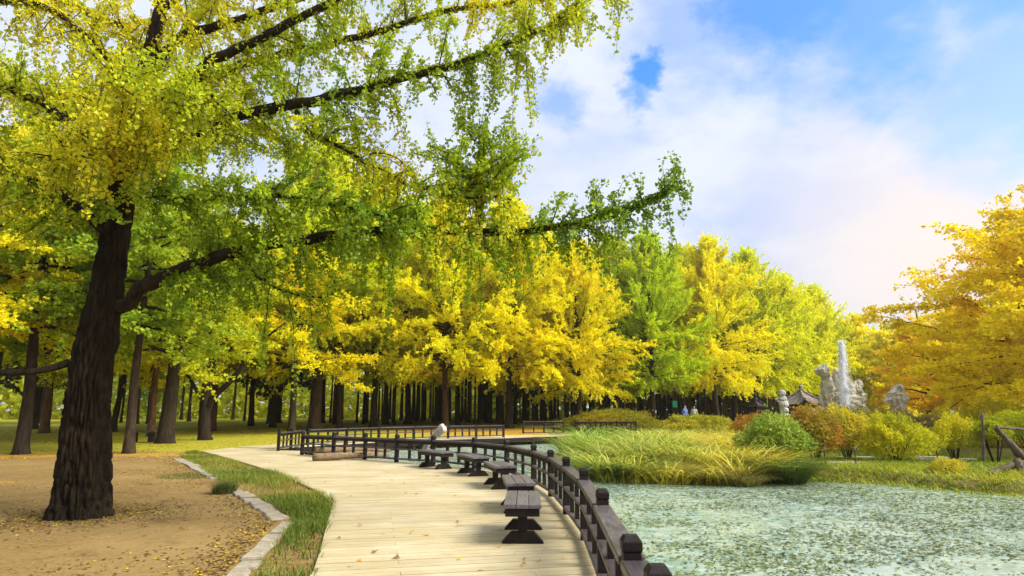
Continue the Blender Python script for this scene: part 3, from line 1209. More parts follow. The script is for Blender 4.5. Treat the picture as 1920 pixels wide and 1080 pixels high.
LIT = [(0.05, 0.03, 0.012), (0.09, 0.05, 0.015), (0.14, 0.08, 0.02), (0.28, 0.17, 0.03), (0.55, 0.38, 0.03), (0.16, 0.09, 0.02)]
n = 30000
x, y = RNG.uniform(-15, -1.0, n), 4.2 + 20 * RNG.random(n) ** 1.3
p = np.stack([x, y, 0 * x], -1)
k = ~in_poly(x, y, DP) & (RNG.random(n) < np.clip(clump(p, 1.0, 41) * 1.3 - 0.15, 0.06, 1)) & (x > -3 - y * 0.85)
kerb_d = poly_dist(x, y, [tuple(gp(a, b).xy) for a, b in [(322, 862), (400, 905), (515, 978), (420, 1085)]])
k &= RNG.random(n) < 0.35 + 0.65 * np.exp(-kerb_d / 1.2)
x, y = x[k], y[k]
me = flat_leaves(x, y, terrain(x, y), RNG.uniform(0.02, 0.05, len(x)), LIT, 'leaf_litter')
tag(obj('leaf_litter', me), 'brown and yellow leaf litter strewn over the sandy earth', 'leaf litter', None, 'stuff')
n = 2600
aa, qq = RNG.random(n) * 6.283, np.abs(RNG.normal(0, 0.55, n)) + 0.45
x, y = gp(152, 966).x + qq * np.cos(aa), gp(152, 966).y + qq * np.sin(aa)
u = RNG.random(1800)
kp = [gp(a, b) for a, b in [(322, 863), (372, 885), (430, 926), (480, 954), (518, 980), (496, 1002), (456, 1044), (416, 1088)]]
x = np.concatenate([x, np.interp(u, np.linspace(0, 1, 8), [q.x for q in kp]) - np.abs(RNG.normal(0, 0.22, 1800)) - 0.03])
y = np.concatenate([y, np.interp(u, np.linspace(0, 1, 8), [q.y for q in kp]) - RNG.normal(0, 0.12, 1800)])
me = flat_leaves(x, y, terrain(x, y), RNG.uniform(0.018, 0.048, len(x)), LIT, 'drifted_leaves')
tag(obj('drifted_leaf_litter', me), 'drifts of dry leaves gathered round the trunk foot and along the kerb', 'leaf litter', None, 'stuff')
n = 26000
x, y = RNG.uniform(-34, 8, n), 21 + 30 * RNG.random(n)
p = np.stack([x, y, 0 * x], -1)
k = ~in_poly(x, y, DP) & ~in_poly(x, y, pond) & (RNG.random(n) < clump(p, 0.35, 43) * 1.2)
x, y = x[k], y[k]
me = flat_leaves(x, y, terrain(x, y), RNG.uniform(0.05, 0.09, len(x)), [(0.35, 0.16, 0.02), (0.55, 0.30, 0.03), (0.65, 0.45, 0.03), (0.5, 0.22, 0.02)], 'lawn_leaves')
tag(obj('lawn_leaf_litter', me), 'orange and yellow leaves lying over the lawn under the trees', 'leaf litter', None, 'stuff')

# single leaves lying on the deck
leaf_px = [(860, 988), (912, 914), (1055, 1047), (855, 979), (750, 1048), (936, 1027), (905, 948), (770, 900), (735, 901), (895, 917), (786, 925),
           (905, 980), (833, 947), (764, 925), (780, 928), (773, 994), (800, 1004), (767, 1000), (857, 1050), (980, 1050), (988, 1056), (1012, 1054),
           (1018, 877 + 10), (740, 890), (758, 907), (812, 895), (825, 893), (835, 907), (843, 945), (887, 945), (700, 1038), (720, 1000), (726, 960), (690, 912),
           (655, 872), (610, 877), (585, 875), (660, 930), (680, 985), (712, 880), (795, 886), (758, 875), (900, 1068), (938, 995), (667, 1052), (975, 1062),
           (1060, 1005), (1040, 985), (640, 1010), (650, 1062), (505, 868), (512, 870), (460, 868), (870, 925), (850, 930), (920, 965), (700, 945), (610, 905)]
lv = []
for v in range(4):
    me = flat_leaves(np.zeros(1), np.zeros(1), np.zeros(1), np.array([0.055 + 0.008 * v]), [[(0.70, 0.45, 0.03)] * 2, [(0.50, 0.25, 0.02)] * 2, [(0.22, 0.12, 0.03)] * 2, [(0.60, 0.30, 0.02)] * 2][v], 'fallen_leaf')
    lv.append(me)
for i, (px, py) in enumerate(leaf_px):
    o = obj('fallen_leaf', lv[random.choice((0, 0, 1, 2, 2, 3))], None, tuple(gp(px, py, DECK_Z + 0.004)), random.uniform(0, 6.28))
    o.scale = (random.uniform(0.7, 1.15),) * 3
    tag(o, 'small dry ginkgo leaf lying on the pale deck planks', 'fallen leaf', 'fallen leaves on the deck')


# ---------------------------------------------------------------- the big ginkgo in front
BASE = gp(152, 966)
BASE.z = 0.0
giant = tag(empty('ginkgo_tree', BASE), 'huge old ginkgo in the left foreground, rugged trunk and far-reaching leafy limbs', 'tree')


def loc(px, py, Y):
    return dp(px, py, Y) - BASE


# trunk with real fissured bark
tr_ctl = [(loc(150, 985, 9.72), .50), (loc(151, 966, 9.72), .46), (loc(153, 935, 9.72), .435), (loc(157, 880, 9.72), .415), (loc(162, 800, 9.72), .385),
          (loc(168, 720, 9.72), .365), (loc(181, 640, 9.72), .335), (loc(197, 560, 9.72), .305), (loc(213, 460, 9.75), .265), (loc(226, 380, 9.8), .245),
          (loc(238, 290, 9.85), .24), (loc(258, 200, 9.95), .20), (loc(280, 110, 10.05), .16), (loc(301, 20, 10.15), .125), (loc(312, -80, 10.2), .10), (loc(322, -220, 10.3), .06), (loc(330, -330, 10.4), .02)]
NR, NS = 420, 190
path = smooth_path([c[0] for c in tr_ctl], NR)
rads = np.interp(np.linspace(0, len(tr_ctl) - 1, NR), np.arange(len(tr_ctl)), [c[1] for c in tr_ctl])
rads = rads * np.interp(np.linspace(0, 1, NR), [0, .1, .45, 1], [.76, .73, .67, .76])
V = np.zeros((NR, NS, 3))
for i in range(NR):
    z = path[i][2]
    r = rads[i]
    flare = 0.10 * math.exp(-max(z, 0) / 0.28)
    amp = 0.085 * min(1, r / 0.3)
    for j in range(NS):
        th = j / NS * 2 * math.pi
        cx, cy = math.cos(th), math.sin(th)
        w = noise.noise((cx * 1.3, cy * 1.3, z * 0.8)) * 0.5
        q = Vector((cx * 7.4 + w, cy * 7.4 + w, z * 2.3))
        q2 = Vector((cx * 13 + 3, cy * 13, z * 4.0))
        f = 1 - abs(noise.noise(q)) * 3.0
        f2 = 1 - abs(noise.noise(q2)) * 2.4
        d = amp * (max(0.0, f) * -1.0 + 0.55) + amp * 0.5 * (-max(0.0, f2) + 0.5)
        rr = r * (1 + 0.06 * noise.noise((cx * 0.9, cy * 0.9, z * 0.7 + 4))) + d
        rr += r * flare * (1 + 1.1 * math.sin(th * 5 + 0.8) * 0.5)
        if 2.35 < z < 2.75:                                  # old collar scar
            rr += 0.035 * math.sin((z - 2.35) / 0.4 * math.pi) * (0.6 + 0.4 * cx)
        V[i, j] = (path[i][0] + cx * rr, path[i][1] + cy * rr, z)
ii, jj = np.meshgrid(np.arange(NR - 1), np.arange(NS), indexing='ij')
a = (ii * NS + jj).ravel()
b = (ii * NS + (jj + 1) % NS).ravel()
me = mesh_np('trunk', V.reshape(-1, 3), np.stack([a, b, b + NS, a + NS], -1), M['bark'], smooth=True)
obj('trunk', me, giant)

# limbs: control points (photo px, photo py, distance), start and end radius, colour bias, leaf density, droop
LIMBS = [
    ([(225, 575, 9.7), (290, 528, 9.55), (380, 492, 9.4), (480, 464, 9.3), (600, 445, 9.2), (740, 432, 9.05), (880, 434, 8.9), (1000, 432, 8.8), (1110, 412, 8.7), (1200, 382, 8.6), (1270, 345, 8.55)], .135, .014, 0.18, 2.2, 0.5),
    ([(232, 330, 9.8), (330, 268, 9.5), (440, 220, 9.3), (560, 194, 9.1), (660, 172, 8.95), (760, 145, 8.8), (850, 122, 8.7), (940, 88, 8.6), (1020, 52, 8.5), (1085, 8, 8.4), (1120, -30, 8.3)], .135, .018, 0.36, 1.8, 0.4),
    ([(262, 215, 9.9), (330, 160, 9.6), (410, 108, 9.3), (500, 65, 9.1), (580, 25, 8.9), (680, -35, 8.7), (780, -90, 8.5)], .115, .03, 0.42, 1.4, 0.4),
    ([(285, 125, 10.0), (345, 68, 10.0), (430, 42, 10.0), (530, 8, 10.0), (640, -40, 10.0), (760, -95, 10.0)], .105, .03, 0.42, 1.3, 0.4),
    ([(300, 205, 9.9), (390, 148, 9.9), (470, 118, 9.9), (570, 94, 9.9), (660, 73, 9.9), (750, 48, 9.9), (850, 20, 9.8), (940, 8, 9.7), (1040, -6, 9.6)], .10, .016, 0.38, 1.6, 0.4),
    ([(552, 205, 9.1), (575, 240, 9.0), (620, 268, 8.9), (685, 303, 8.85), (745, 336, 8.8), (810, 357, 8.8), (880, 369, 8.7), (960, 376, 8.6)], .042, .008, 0.55, 1.1, 0.8),
    ([(465, 484, 9.3), (482, 512, 9.2), (512, 536, 9.15), (560, 552, 9.1), (620, 560, 9.0)], .024, .006, 0.35, 0.8, 0.8),
    ([(903, 434, 8.9), (900, 400, 8.85), (905, 350, 8.8), (903, 300, 8.75), (912, 250, 8.7)], .020, .006, 0.30, 2.4, 0.2),
    ([(903, 380, 8.85), (885, 345, 8.75), (860, 310, 8.6), (838, 285, 8.5)], .014, .005, 0.30, 2.4, 0.2),
    ([(904, 370, 8.85), (925, 335, 8.9), (950, 305, 9.0), (966, 275, 9.1)], .014, .005, 0.30, 2.4, 0.2),
    ([(226, 360, 9.7), (330, 372, 9.1), (440, 368, 8.7), (560, 372, 8.4), (680, 395, 8.2), (790, 410, 8.1)], .06, .010, 0.16, 1.8, 0.45),
    # towards the left and the viewer
    ([(232, 330, 9.8), (160, 255, 9.4), (90, 200, 9.0), (0, 160, 8.6), (-120, 120, 8.2)], .11, .03, 0.38, 2.6, 0.4),
    ([(262, 215, 9.9), (200, 110, 9.7), (150, 58, 9.5), (80, 12, 9.3), (0, 2, 9.1), (-80, -10, 8.9)], .085, .02, 0.42, 1.8, 0.4),
    ([(282, 115, 10.0), (225, 52, 10.2), (150, 20, 10.4), (60, -20, 10.6)], .07, .02, 0.45, 1.5, 0.4),
    ([(215, 450, 9.7), (150, 395, 9.6), (80, 350, 9.5), (0, 330, 9.4), (-100, 300, 9.3)], .10, .03, 0.42, 2.2, 0.5),
    ([(238, 300, 9.75), (250, 250, 9.0), (245, 200, 8.3), (230, 170, 7.6), (215, 150, 7.0)], .10, .02, 0.56, 2.6, 0.35),
    ([(245, 290, 9.75), (310, 240, 9.0), (350, 205, 8.3), (400, 180, 7.7)], .09, .02, 0.44, 2.8, 0.35),
    ([(240, 300, 9.8), (190, 280, 9.1), (150, 285, 8.4), (110, 300, 7.8)], .08, .015, 0.56, 2.4, 0.4),
    ([(258, 200, 9.95), (300, 130, 10.8), (340, 60, 11.8), (400, -20, 12.8)], .09, .03, 0.35, 1.0, 0.6),
    ([(240, 290, 9.9), (300, 250, 11.0), (380, 235, 12.0), (480, 250, 12.8), (580, 280, 13.2)], .09, .02, 0.35, 1.8, 0.45),
    ([(240, 280, 9.9), (170, 210, 11.0), (90, 170, 12.0), (0, 150, 12.8)], .09, .02, 0.45, 2.2, 0.6),
    ([(300, 20, 10.15), (370, -25, 9.8), (460, -70, 9.5), (560, -120, 9.2)], .06, .02, 0.5, 1.0, 0.6),
]
GK = [(0.17, 0.28, 0.008), (0.29, 0.42, 0.010), (0.42, 0.51, 0.012), (0.60, 0.60, 0.014), (0.80, 0.70, 0.016), (0.90, 0.70, 0.02)]
UP = np.array([0, 0, 1.0])


def unit_rand():
    v = RNG.normal(0, 1, 3)
    return v / np.linalg.norm(v)


def grow_path(p, d, L, n, grav, wig=0.15):
    """polyline that wanders and sags"""
    pts = [p]
    d = d / np.linalg.norm(d)
    step = L / n
    for i in range(n):
        d = d + unit_rand() * wig + np.array([0, 0, -grav * step])
        d = d / np.linalg.norm(d)
        p = p + d * step
        pts.append(p)
    return np.array(pts)


total_leaf = 0
HANG = {0: [(560, .7), (690, 1.1), (725, 1.4), (885, 1.5), (955, 1.1), (1060, .6), (1110, .8), (1165, .5)],
        1: [(700, .6), (880, 1.2), (930, 1.0), (985, 1.5), (1050, .7), (1095, .7)]}
for li, (ctl, r0, r1, bias, dens, droop) in enumerate(LIMBS):
    pts3 = [np.array(loc(*c)) for c in ctl]
    nseg = len(ctl) * 6
    P = smooth_path(pts3, nseg)
    P = P + np.stack([[noise.noise((k * 0.35, li * 3.1, c)) for c in (0.0, 5.0, 9.0)] for k in range(nseg)]) * 0.05
    seglen = np.linalg.norm(np.diff(P, axis=0), axis=1)
    Lt = seglen.sum()
    tt = np.concatenate([[0], np.cumsum(seglen)]) / Lt
    RR = 0.8 * r0 * np.clip(1 - tt, 0, 1) ** 0.9 + r1 * tt + 0.004
    RR = RR * (1 + 0.08 * np.array([noise.noise((k * 0.5, li * 7.7, 1.0)) for k in range(nseg)]))
    T = Tubes().add(P, RR, 12 if r0 > .08 else 8, 0.03)
    limb = obj('branch', T.mesh('branch', M['bark']), giant)
    tw = Tubes()
    lp, la_, ls = [], [], []

    def leaves_on(Q, every, nper, size, startskip=0.0):
        sl = np.linalg.norm(np.diff(Q, axis=0), axis=1)
        L = sl.sum()
        n = max(1, int(L * (1 - startskip) / every))
        cum = np.concatenate([[0], np.cumsum(sl)])
        s = (startskip + (1 - startskip) * (np.arange(n) + RNG.random(n)) / n) * L
        pos = np.stack([np.interp(s, cum, Q[:, c]) for c in range(3)], -1)
        tan = norm(np.stack([np.interp(s, cum, np.gradient(Q[:, c])) for c in range(3)], -1))
        pos = np.repeat(pos, nper, 0)
        tan = np.repeat(tan, nper, 0)
        off = RNG.normal(0, 1, pos.shape)
        ax = norm(off + tan * 0.4 + UP * 0.25)
        lp.append(pos + ax * RNG.uniform(0.01, 0.035, (len(pos), 1)))
        la_.append(ax + UP * RNG.uniform(-0.9, 0.2, (len(pos), 1)))
        ls.append(size * RNG.uniform(0.65, 1.15, len(pos)))

    nsec = max(3, int(Lt * 5.2 * dens))
    for si in range(nsec):
        t = 0.10 + 0.90 * (si + RNG.random()) / nsec
        fi = min(nseg - 2, int(np.searchsorted(tt, t)))
        p = P[fi]
        tan = norm(P[fi + 1] - P[max(fi - 1, 0)])
        side = norm(np.cross(tan, unit_rand()))
        if RNG.random() < 0.45:
            side = norm(side + UP * RNG.uniform(0.2, 1.0) * (1.1 - droop))
        d = side + tan * RNG.uniform(0.1, 0.9) + UP * RNG.uniform(-0.25, 0.35)
        L = RNG.uniform(0.35, 1.25) * (1.0 - (0.68 if li == 0 else 0.45) * t) * (0.8 + 0.5 * droop)
        grav = droop * RNG.uniform(0.4, 2.2)
        S = grow_path(p, d, L, 6, grav)
        tw.add(S, np.linspace(min(0.014, RR[fi] * 0.6), 0.004, 7), 4)
        leaves_on(S, 0.055, 4, 0.064)
        for k in range(int(2 + L * 4.5)):
            u = RNG.uniform(0.15, 1.0)
            q = S[min(6, int(u * 6))]
            dd = norm(unit_rand() + norm(S[-1] - S[0]) * 0.8)
            tl = RNG.uniform(0.18, 0.55)
            hang = RNG.random() < 0.35 * droop
            if hang:
                dd = norm(dd * 0.5 - UP)
                tl = RNG.uniform(0.4, 1.0)
            W = grow_path(q, dd, tl, 4, droop * (3.0 if hang else 1.2), 0.12)
            tw.add(W, np.linspace(0.005, 0.002, 5), 3)
            leaves_on(W, 0.06, 4, 0.058)
    # long hanging shoots
    for hx, hl in HANG.get(li, ()):
        wx_ = (P[:, 0] + BASE.x) / (P[:, 1] + BASE.y)
        fi = int(np.argmin(np.abs(wx_ - (hx - 960) / F * 1.03)))
        for k in range(4):
            W = grow_path(P[fi] + RNG.normal(0, 0.06, 3), norm(unit_rand() * 0.35 - UP), hl * RNG.uniform(0.5, 1.05), 9, 1.5, 0.07)
            tw.add(W, np.linspace(0.007, 0.002, 10), 4)
            leaves_on(W, 0.045, 4, 0.060)
    # spur shoots straight on the limb
    leaves_on(P[int(nseg * 0.15):], 0.022 / dens, 4, 0.062)
    pos, ax, sz = np.concatenate(lp), np.concatenate(la_), np.concatenate(ls)
    wp = pos + np.array(BASE)
    t = bias + 0.50 * (clump(wp, 0.55, 11) - 0.5) + 0.30 * (clump(wp, 1.9, 12) - 0.5) + RNG.normal(0, 0.09, len(pos))
    col = palette(np.clip(t, 0, 1), GK) * RNG.uniform(0.8, 1.15, (len(pos), 1))
    total_leaf += len(pos)
    fm = foliage_mesh('foliage', pos, ax, sz, col, M['leaf'], w=0.52, mid=0.72, tip=0.86, fold=0.10, tubes=tw)
    fo = obj('foliage', fm, limb)
    fo['kind'] = 'stuff'
print('big ginkgo leaves', total_leaf)

# thin low bough on the left of the trunk
T = Tubes()
T.add(smooth_path([loc(128, 680, 9.6), loc(100, 689, 9.4), loc(60, 697, 9.2), (loc(0, 698, 9.0)), loc(-70, 690, 8.8)], 20), np.linspace(.06, .035, 20), 9, 0.03)
obj('branch', T.mesh('branch', M['bark']), giant)


# ---------------------------------------------------------------- tree kinds for the wood
def crown_ginkgo(seed, H=15.0, base=2.6, Rm=5.0, nb=120, leaf=0.15, pal=None, spray=7.0):
    rs = np.random.default_rng(seed)
    lp, la_ = [], []
    tw = Tubes()
    for i in range(nb):
        u = (i + rs.random()) / nb
        h = base + (H - base - 0.6) * u
        prof = (1 - u) ** 0.72 * min(1.0, 0.55 + 2.2 * u) + 0.06
        L = Rm * prof * rs.uniform(0.72, 1.12)
        az = i * 2.39996 + rs.normal(0, 0.3)
        el = R(6 + 60 * u + rs.normal(0, 8))
        d = np.array([math.cos(az) * math.cos(el), math.sin(az) * math.cos(el), math.sin(el)])
        p = np.array([0, 0, h])
        n = 6
        S = [p]
        for k in range(n):
            d = norm(d + rs.normal(0, 0.07, 3) + UP * (0.05 if u > 0.3 else -0.07 + 0.02 * k))
            p = p + d * L / n
            S.append(p)
        S = np.array(S)
        tw.add(S, np.linspace(0.06 * (1 - u) + 0.015, 0.008, n + 1), 4)
        ns = int(3 + L * spray)
        for k in range(ns):
            t = 0.18 + 0.82 * (k + rs.random()) / ns
            x = t * n
            q = S[min(n, int(x))] * (1 - x % 1) + S[min(n, int(x) + 1)] * (x % 1)
            dd = norm(d * 1.0 + rs.normal(0, 0.50, 3) + UP * (0.30 if u > 0.2 else -0.25))
            l = rs.uniform(0.55, 1.5) * (1.0 - 0.35 * u)
            m = int(l * 29)
            s = rs.random(m)
            sag = UP * (-0.18 if u < 0.30 else 0.05)
            pos = q + dd * (s * l)[:, None] + sag * (s ** 2)[:, None] * l + rs.normal(0, 0.05, (m, 3))
            lp.append(pos)
            la_.append(dd * 1.1 + rs.normal(0, 0.55, (m, 3)))
    pos, ax = np.concatenate(lp), np.concatenate(la_)
    n = len(pos)
    t = 0.55 * clump(pos, 0.55, seed) + 0.45 * rs.random(n)
    col = palette(t, pal) * rs.uniform(0.85, 1.12, (n, 1))
    return foliage_mesh('crown', pos, ax, leaf * rs.uniform(0.7, 1.3, n), col, M['leaf2'], w=0.36, mid=0.62, tip=1.0, tubes=tw, twigmat=M['bark2'])


def crown_layered(seed, H=11.0, base=3.0, Rm=5.5, nb=46, leaf=0.16, pal=None, up=12, per=26):
    """spreading crown of flat leafy sprays with gaps between"""
    rs = np.random.default_rng(seed)
    lp, la_ = [], []
    tw = Tubes()
    for i in range(nb):
        u = (i + rs.random()) / nb
        h = base + (H - base) * u * 0.8
        prof = math.sin(math.pi * min(1, 0.28 + 0.72 * u)) ** 0.6
        L = Rm * max(0.3, prof) * rs.uniform(0.65, 1.1)
        az = i * 2.39996 + rs.normal(0, 0.35)
        el = R(up + 45 * u ** 2 + rs.normal(0, 8))
        d = np.array([math.cos(az) * math.cos(el), math.sin(az) * math.cos(el), math.sin(el)])
        p = np.array([0, 0, h])
        n = 7
        S = [p]
        for k in range(n):
            d = norm(d + rs.normal(0, 0.12, 3) - UP * 0.03)
            p = p + d * L / n
            S.append(p)
        S = np.array(S)
        tw.add(S, np.linspace(0.07 * (1 - u) + 0.02, 0.008, n + 1), 4)
        for k in range(int(4 + L * 5.5)):
            t = 0.25 + 0.75 * rs.random()
            x = t * n
            q = S[min(n, int(x))] * (1 - x % 1) + S[min(n, int(x) + 1)] * (x % 1)
            dd = norm(np.array([d[0], d[1], 0]) * 0.6 + rs.normal(0, 0.7, 3) * np.array([1, 1, 0.35]))
            l = rs.uniform(0.5, 1.3)
            s = rs.random(per)
            lat = np.cross(dd, UP)
            pos = q + dd * (s * l)[:, None] + lat * (rs.normal(0, 0.22, per) * l * (1.1 - s))[:, None] + UP * (rs.normal(0, 0.07, per) - 0.12 * s ** 2 * l)[:, None]
            lp.append(pos)
            la_.append(dd * 0.6 + lat * rs.normal(0, 0.7, (per, 1)) + rs.normal(0, 0.35, (per, 3)))
    pos, ax = np.concatenate(lp), np.concatenate(la_)
    n = len(pos)
    t = 0.6 * clump(pos, 0.6, seed + 1) + 0.4 * rs.random(n)
    col = palette(t, pal) * rs.uniform(0.82, 1.15, (n, 1))
    return foliage_mesh('crown', pos, ax, leaf * rs.uniform(0.7, 1.3, n), col, M['leaf2'], w=0.36, mid=0.5, tip=1.0, tubes=tw, twigmat=M['bark2'])


def trunk_mesh(seed, H, r0, r1, lean=0.0, seg=14, wig=0.08, n=26, flare=0.5):
    rs = np.random.default_rng(seed)
    ph = rs.random(4) * 6.28
    z = np.concatenate([[-0.25, 0.0, 0.12, 0.3, 0.6], np.linspace(1.0, H, n - 5)])
    pts = np.stack([lean * z + wig * np.sin(z * 0.35 + ph[0]) * sstep(0, 3, z), wig * np.sin(z * 0.3 + ph[1]) * sstep(0, 3, z), z], -1)
    rad = r0 + (r1 - r0) * np.clip(z / H, 0, 1) ** 0.85
    rad = rad * (1 + flare * np.exp(-np.maximum(z, 0) / 0.22)) * (1 + rs.normal(0, 0.02, len(z)))
    return Tubes().add(pts, rad, seg, 0.035).mesh('trunk', M['bark2'])


YEL = [(0.58, 0.52, 0.006), (0.82, 0.74, 0.008), (0.93, 0.82, 0.010), (0.90, 0.72, 0.010)]
LIME = [(0.36, 0.43, 0.010), (0.60, 0.64, 0.012), (0.80, 0.78, 0.014), (0.88, 0.78, 0.014)]
GRN = [(0.12, 0.19, 0.014), (0.24, 0.33, 0.018), (0.38, 0.45, 0.02), (0.48, 0.50, 0.02)]
MIXG = [(0.16, 0.24, 0.012), (0.34, 0.42, 0.014), (0.60, 0.62, 0.016), (0.82, 0.72, 0.018)]
PINE = [(0.12, 0.18, 0.012), (0.24, 0.36, 0.016), (0.40, 0.52, 0.02), (0.58, 0.54, 0.02)]
DARK = [(0.10, 0.15, 0.012), (0.22, 0.27, 0.014), (0.42, 0.44, 0.016), (0.62, 0.58, 0.018)]
ORG = [(0.66, 0.36, 0.008), (0.84, 0.52, 0.010), (0.92, 0.64, 0.012), (0.84, 0.66, 0.012)]
GOLD = [(0.58, 0.52, 0.008), (0.80, 0.73, 0.010), (0.92, 0.82, 0.012), (0.90, 0.70, 0.010)]

gk_shapes = [crown_ginkgo(s, 15.4, 3.3, 6.2, 140, 0.17, [(1, 1, 1)] * 2, 5.6) for s in (101, 102, 103)]
# pale leaves tinted per tree through the object colour; keep small hue jitter in the mesh
for me in gk_shapes:
    a = me.attributes['leaf_color']
    n = len(a.data)
    arr = np.zeros(n * 4, np.float32)
    a.data.foreach_get('color', arr)
    arr = arr.reshape(-1, 4)
    h = np.repeat(RNG.normal(0, 0.10, n // 4 + 1), 4)[:n]
    co = np.zeros(n * 3, np.float32)
    me.vertices.foreach_get('co', co)
    cl = clump(co.reshape(-1, 3), 0.6, 77) - 0.5
    arr[:, 0] *= np.clip(0.95 + 0.6 * h + 0.10 * cl, 0.5, 1.1)
    arr[:, 1] *= np.clip(0.98 - 0.2 * h, 0.5, 1.15)
    wood = np.abs(arr[:, 2] - 0.05) < 1e-4
    a.data.foreach_set('color', arr.ravel())
gk_trunks = [trunk_mesh(s, 13.0, 0.24, 0.05) for s in (201, 202)]

GINK = [  # photo px of the trunk, distance, size, leaf colour, label
    (590, 44, 1.16, (0.80, 0.80, 0.012), 'lime yellow ginkgo with a thick pale trunk behind the left end of the footbridge'),
    (700, 47, 1.15, (0.84, 0.80, 0.012), 'yellow-green ginkgo right of the thick pale trunk, behind the footbridge'),
    (835, 45, 1.05, (0.92, 0.82, 0.010), 'yellow ginkgo rising straight behind the leaning driftwood'),
    (955, 47, 1.12, (0.95, 0.83, 0.008), 'deep golden ginkgo at the centre, its skirts hanging over the dark trunks'),
    (1085, 48, 0.92, (0.95, 0.81, 0.008), 'bright golden ginkgo above the mounded hedge'),
    (1225, 52, 0.98, (0.62, 0.70, 0.012), 'tall lime green ginkgo standing among the golden ones'),
    (1345, 56, 1.06, (0.94, 0.82, 0.010), 'tall golden ginkgo right of the lime green one'),
    (1290, 68, 1.22, (0.62, 0.62, 0.012), 'yellow-green ginkgo peeping over between lime and golden ones'),
    (1420, 65, 1.12, (0.80, 0.78, 0.012), 'yellow-green ginkgo left of the small brown gazebo'),
    (1485, 72, 1.06, (0.88, 0.84, 0.012), 'lemon yellow ginkgo rising behind the tiled pavilion'),
    (765, 56, 1.22, (0.86, 0.82, 0.012), 'yellow ginkgo crown filling the gap above the far end of the footbridge'),
    (1020, 58, 1.16, (0.94, 0.84, 0.010), 'golden ginkgo standing behind the two central golden ones'),
    (1155, 60, 1.06, (0.90, 0.82, 0.010), 'golden ginkgo half hidden behind the lime green one'),
    (1378, 78, 1.28, (0.86, 0.82, 0.012), 'lemon ginkgo tip rising behind the tall golden one'),
    (1545, 80, 1.02, (0.88, 0.84, 0.012), 'last lemon yellow ginkgo of the row, behind the fountain rock'),
]
for i, (px, Y, sc, col, lab) in enumerate(GINK):
    p = dp(px, 790, Y)
    r = tag(empty('ginkgo_tree', (p.x, p.y, ground_z(p.x, p.y)), i * 1.7), lab, 'tree', 'row of autumn ginkgos behind the pond')
    r.scale = (sc, sc, sc * random.uniform(0.96, 1.05))
    t = obj('trunk', gk_trunks[i % 2], r)
    t.color = (1.5, 1.35, 1.1, 1) if i in (0, 2) else (1, 1, 1, 1)
    if i == 0:
        t.scale = (1.5, 1.5, 1.0)
    c = obj('crown', gk_shapes[i % 3], r, (0, 0, (1.6, 1.3, 0.6)[i] if i < 3 else 0.0))
    c.color = (*col, 1)

# trees on the lawn at the left
lay = {
    'lime': crown_layered(301, 12, 3.4, 5.2, 60, 0.15, LIME, 8, 30),
    'mixg': crown_layered(302, 11, 2.9, 5.0, 54, 0.15, MIXG, 4, 30),
    'pine': crown_layered(303, 13, 3.8, 4.0, 50, 0.17, PINE, 0, 34),
    'yel': crown_layered(304, 12, 3.0, 5.2, 56, 0.15, YEL, 10, 30),
}
lay_tr = {
    'thin': trunk_mesh(401, 10, 0.19, 0.07, flare=0.35), 'thick': trunk_mesh(402, 10, 0.36, 0.10, 0.015, flare=0.3),
    'lean': trunk_mesh(403, 10, 0.20, 0.05, 0.06), 'mid': trunk_mesh(404, 10, 0.24, 0.08, -0.01, flare=0.35),
}
LEFT = [  # px, distance, trunk, crown, size, trunk tint, label
    (46, 23.4, 'mid', 'pine', 0.95, (1, .95, 1, 1), 'dark-trunked tree at the far left, leaning stub branch beside it'),
    (-90, 22, 'mid', 'yel', 0.95, (1, 1, 1, 1), 'yellow tree at the left edge with only its boughs in view'),
    (84, 40, 'mid', 'lime', 1.1, (3.4, 2.5, 2.1, 1), 'pinkish pale trunk standing on the lawn left of the big ginkgo'),
    (246, 23.8, 'thin', 'pine', 0.95, (1.3, 1.2, 1.1, 1), 'slim straight tree just right of the big ginkgo trunk'),
    (284, 38, 'thin', 'yel', 1.1, (3.6, 2.4, 1.9, 1), 'pale orange-brown slim trunk beside the thick dark trunk'),
    (312, 30.5, 'thick', 'mixg', 1.05, (1, .95, .85, 1), 'thick dark trunk with swollen base right of the garden bench'),
    (212, 42, 'lean', 'mixg', 1.0, (1, 1, 1, 1), 'thin leaning tree seen between big ginkgo and slim straight tree'),
    (470, 50, 'thin', 'lime', 1.15, (1, 1, 1, 1), 'thin dark tree at the back of the lawn, left of a close pair'),
    (511, 48, 'thin', 'lime', 1.15, (1, 1, 1, 1), 'dark upright tree on the lawn left of the corner railing'),
    (547, 40, 'mid', 'yel', 1.0, (1, .95, .9, 1), 'dark trunk rising directly behind the corner railing'),
    (636, 45, 'thin', 'mixg', 1.15, (1.2, 1.1, 1, 1), 'brown trunk right of the thick pale ginkgo trunk'),
    (398, 44, 'mid', 'yel', 1.05, (3.0, 2.2, 1.7, 1), 'pale brown trunk behind the forked dark tree'),
    (150, 33, 'mid', 'lime', 1.05, (1, 1, 1, 1), 'tree hidden behind the big ginkgo trunk with lime boughs'),
    (-30, 34, 'thick', 'lime', 1.1, (1, 1, 1, 1), 'thick tree behind the left edge with lime boughs high up'),
]
for i, (px, Y, tr, cr, sc, tint, lab) in enumerate(LEFT):
    p = dp(px, 800, Y)
    r = tag(empty('lawn_tree', (p.x, p.y, ground_z(p.x, p.y)), i * 2.1), lab, 'tree', 'trees on the lawn')
    r.scale = (sc,) * 3
    r.rotation_euler = (0, 0, 0)
    t = obj('trunk', lay_tr[tr], r)
    t.color = tint
    c = obj('crown', lay[cr], r, (0, 0, 1.0))
    c.rotation_euler = (0, 0, i * 2.1)

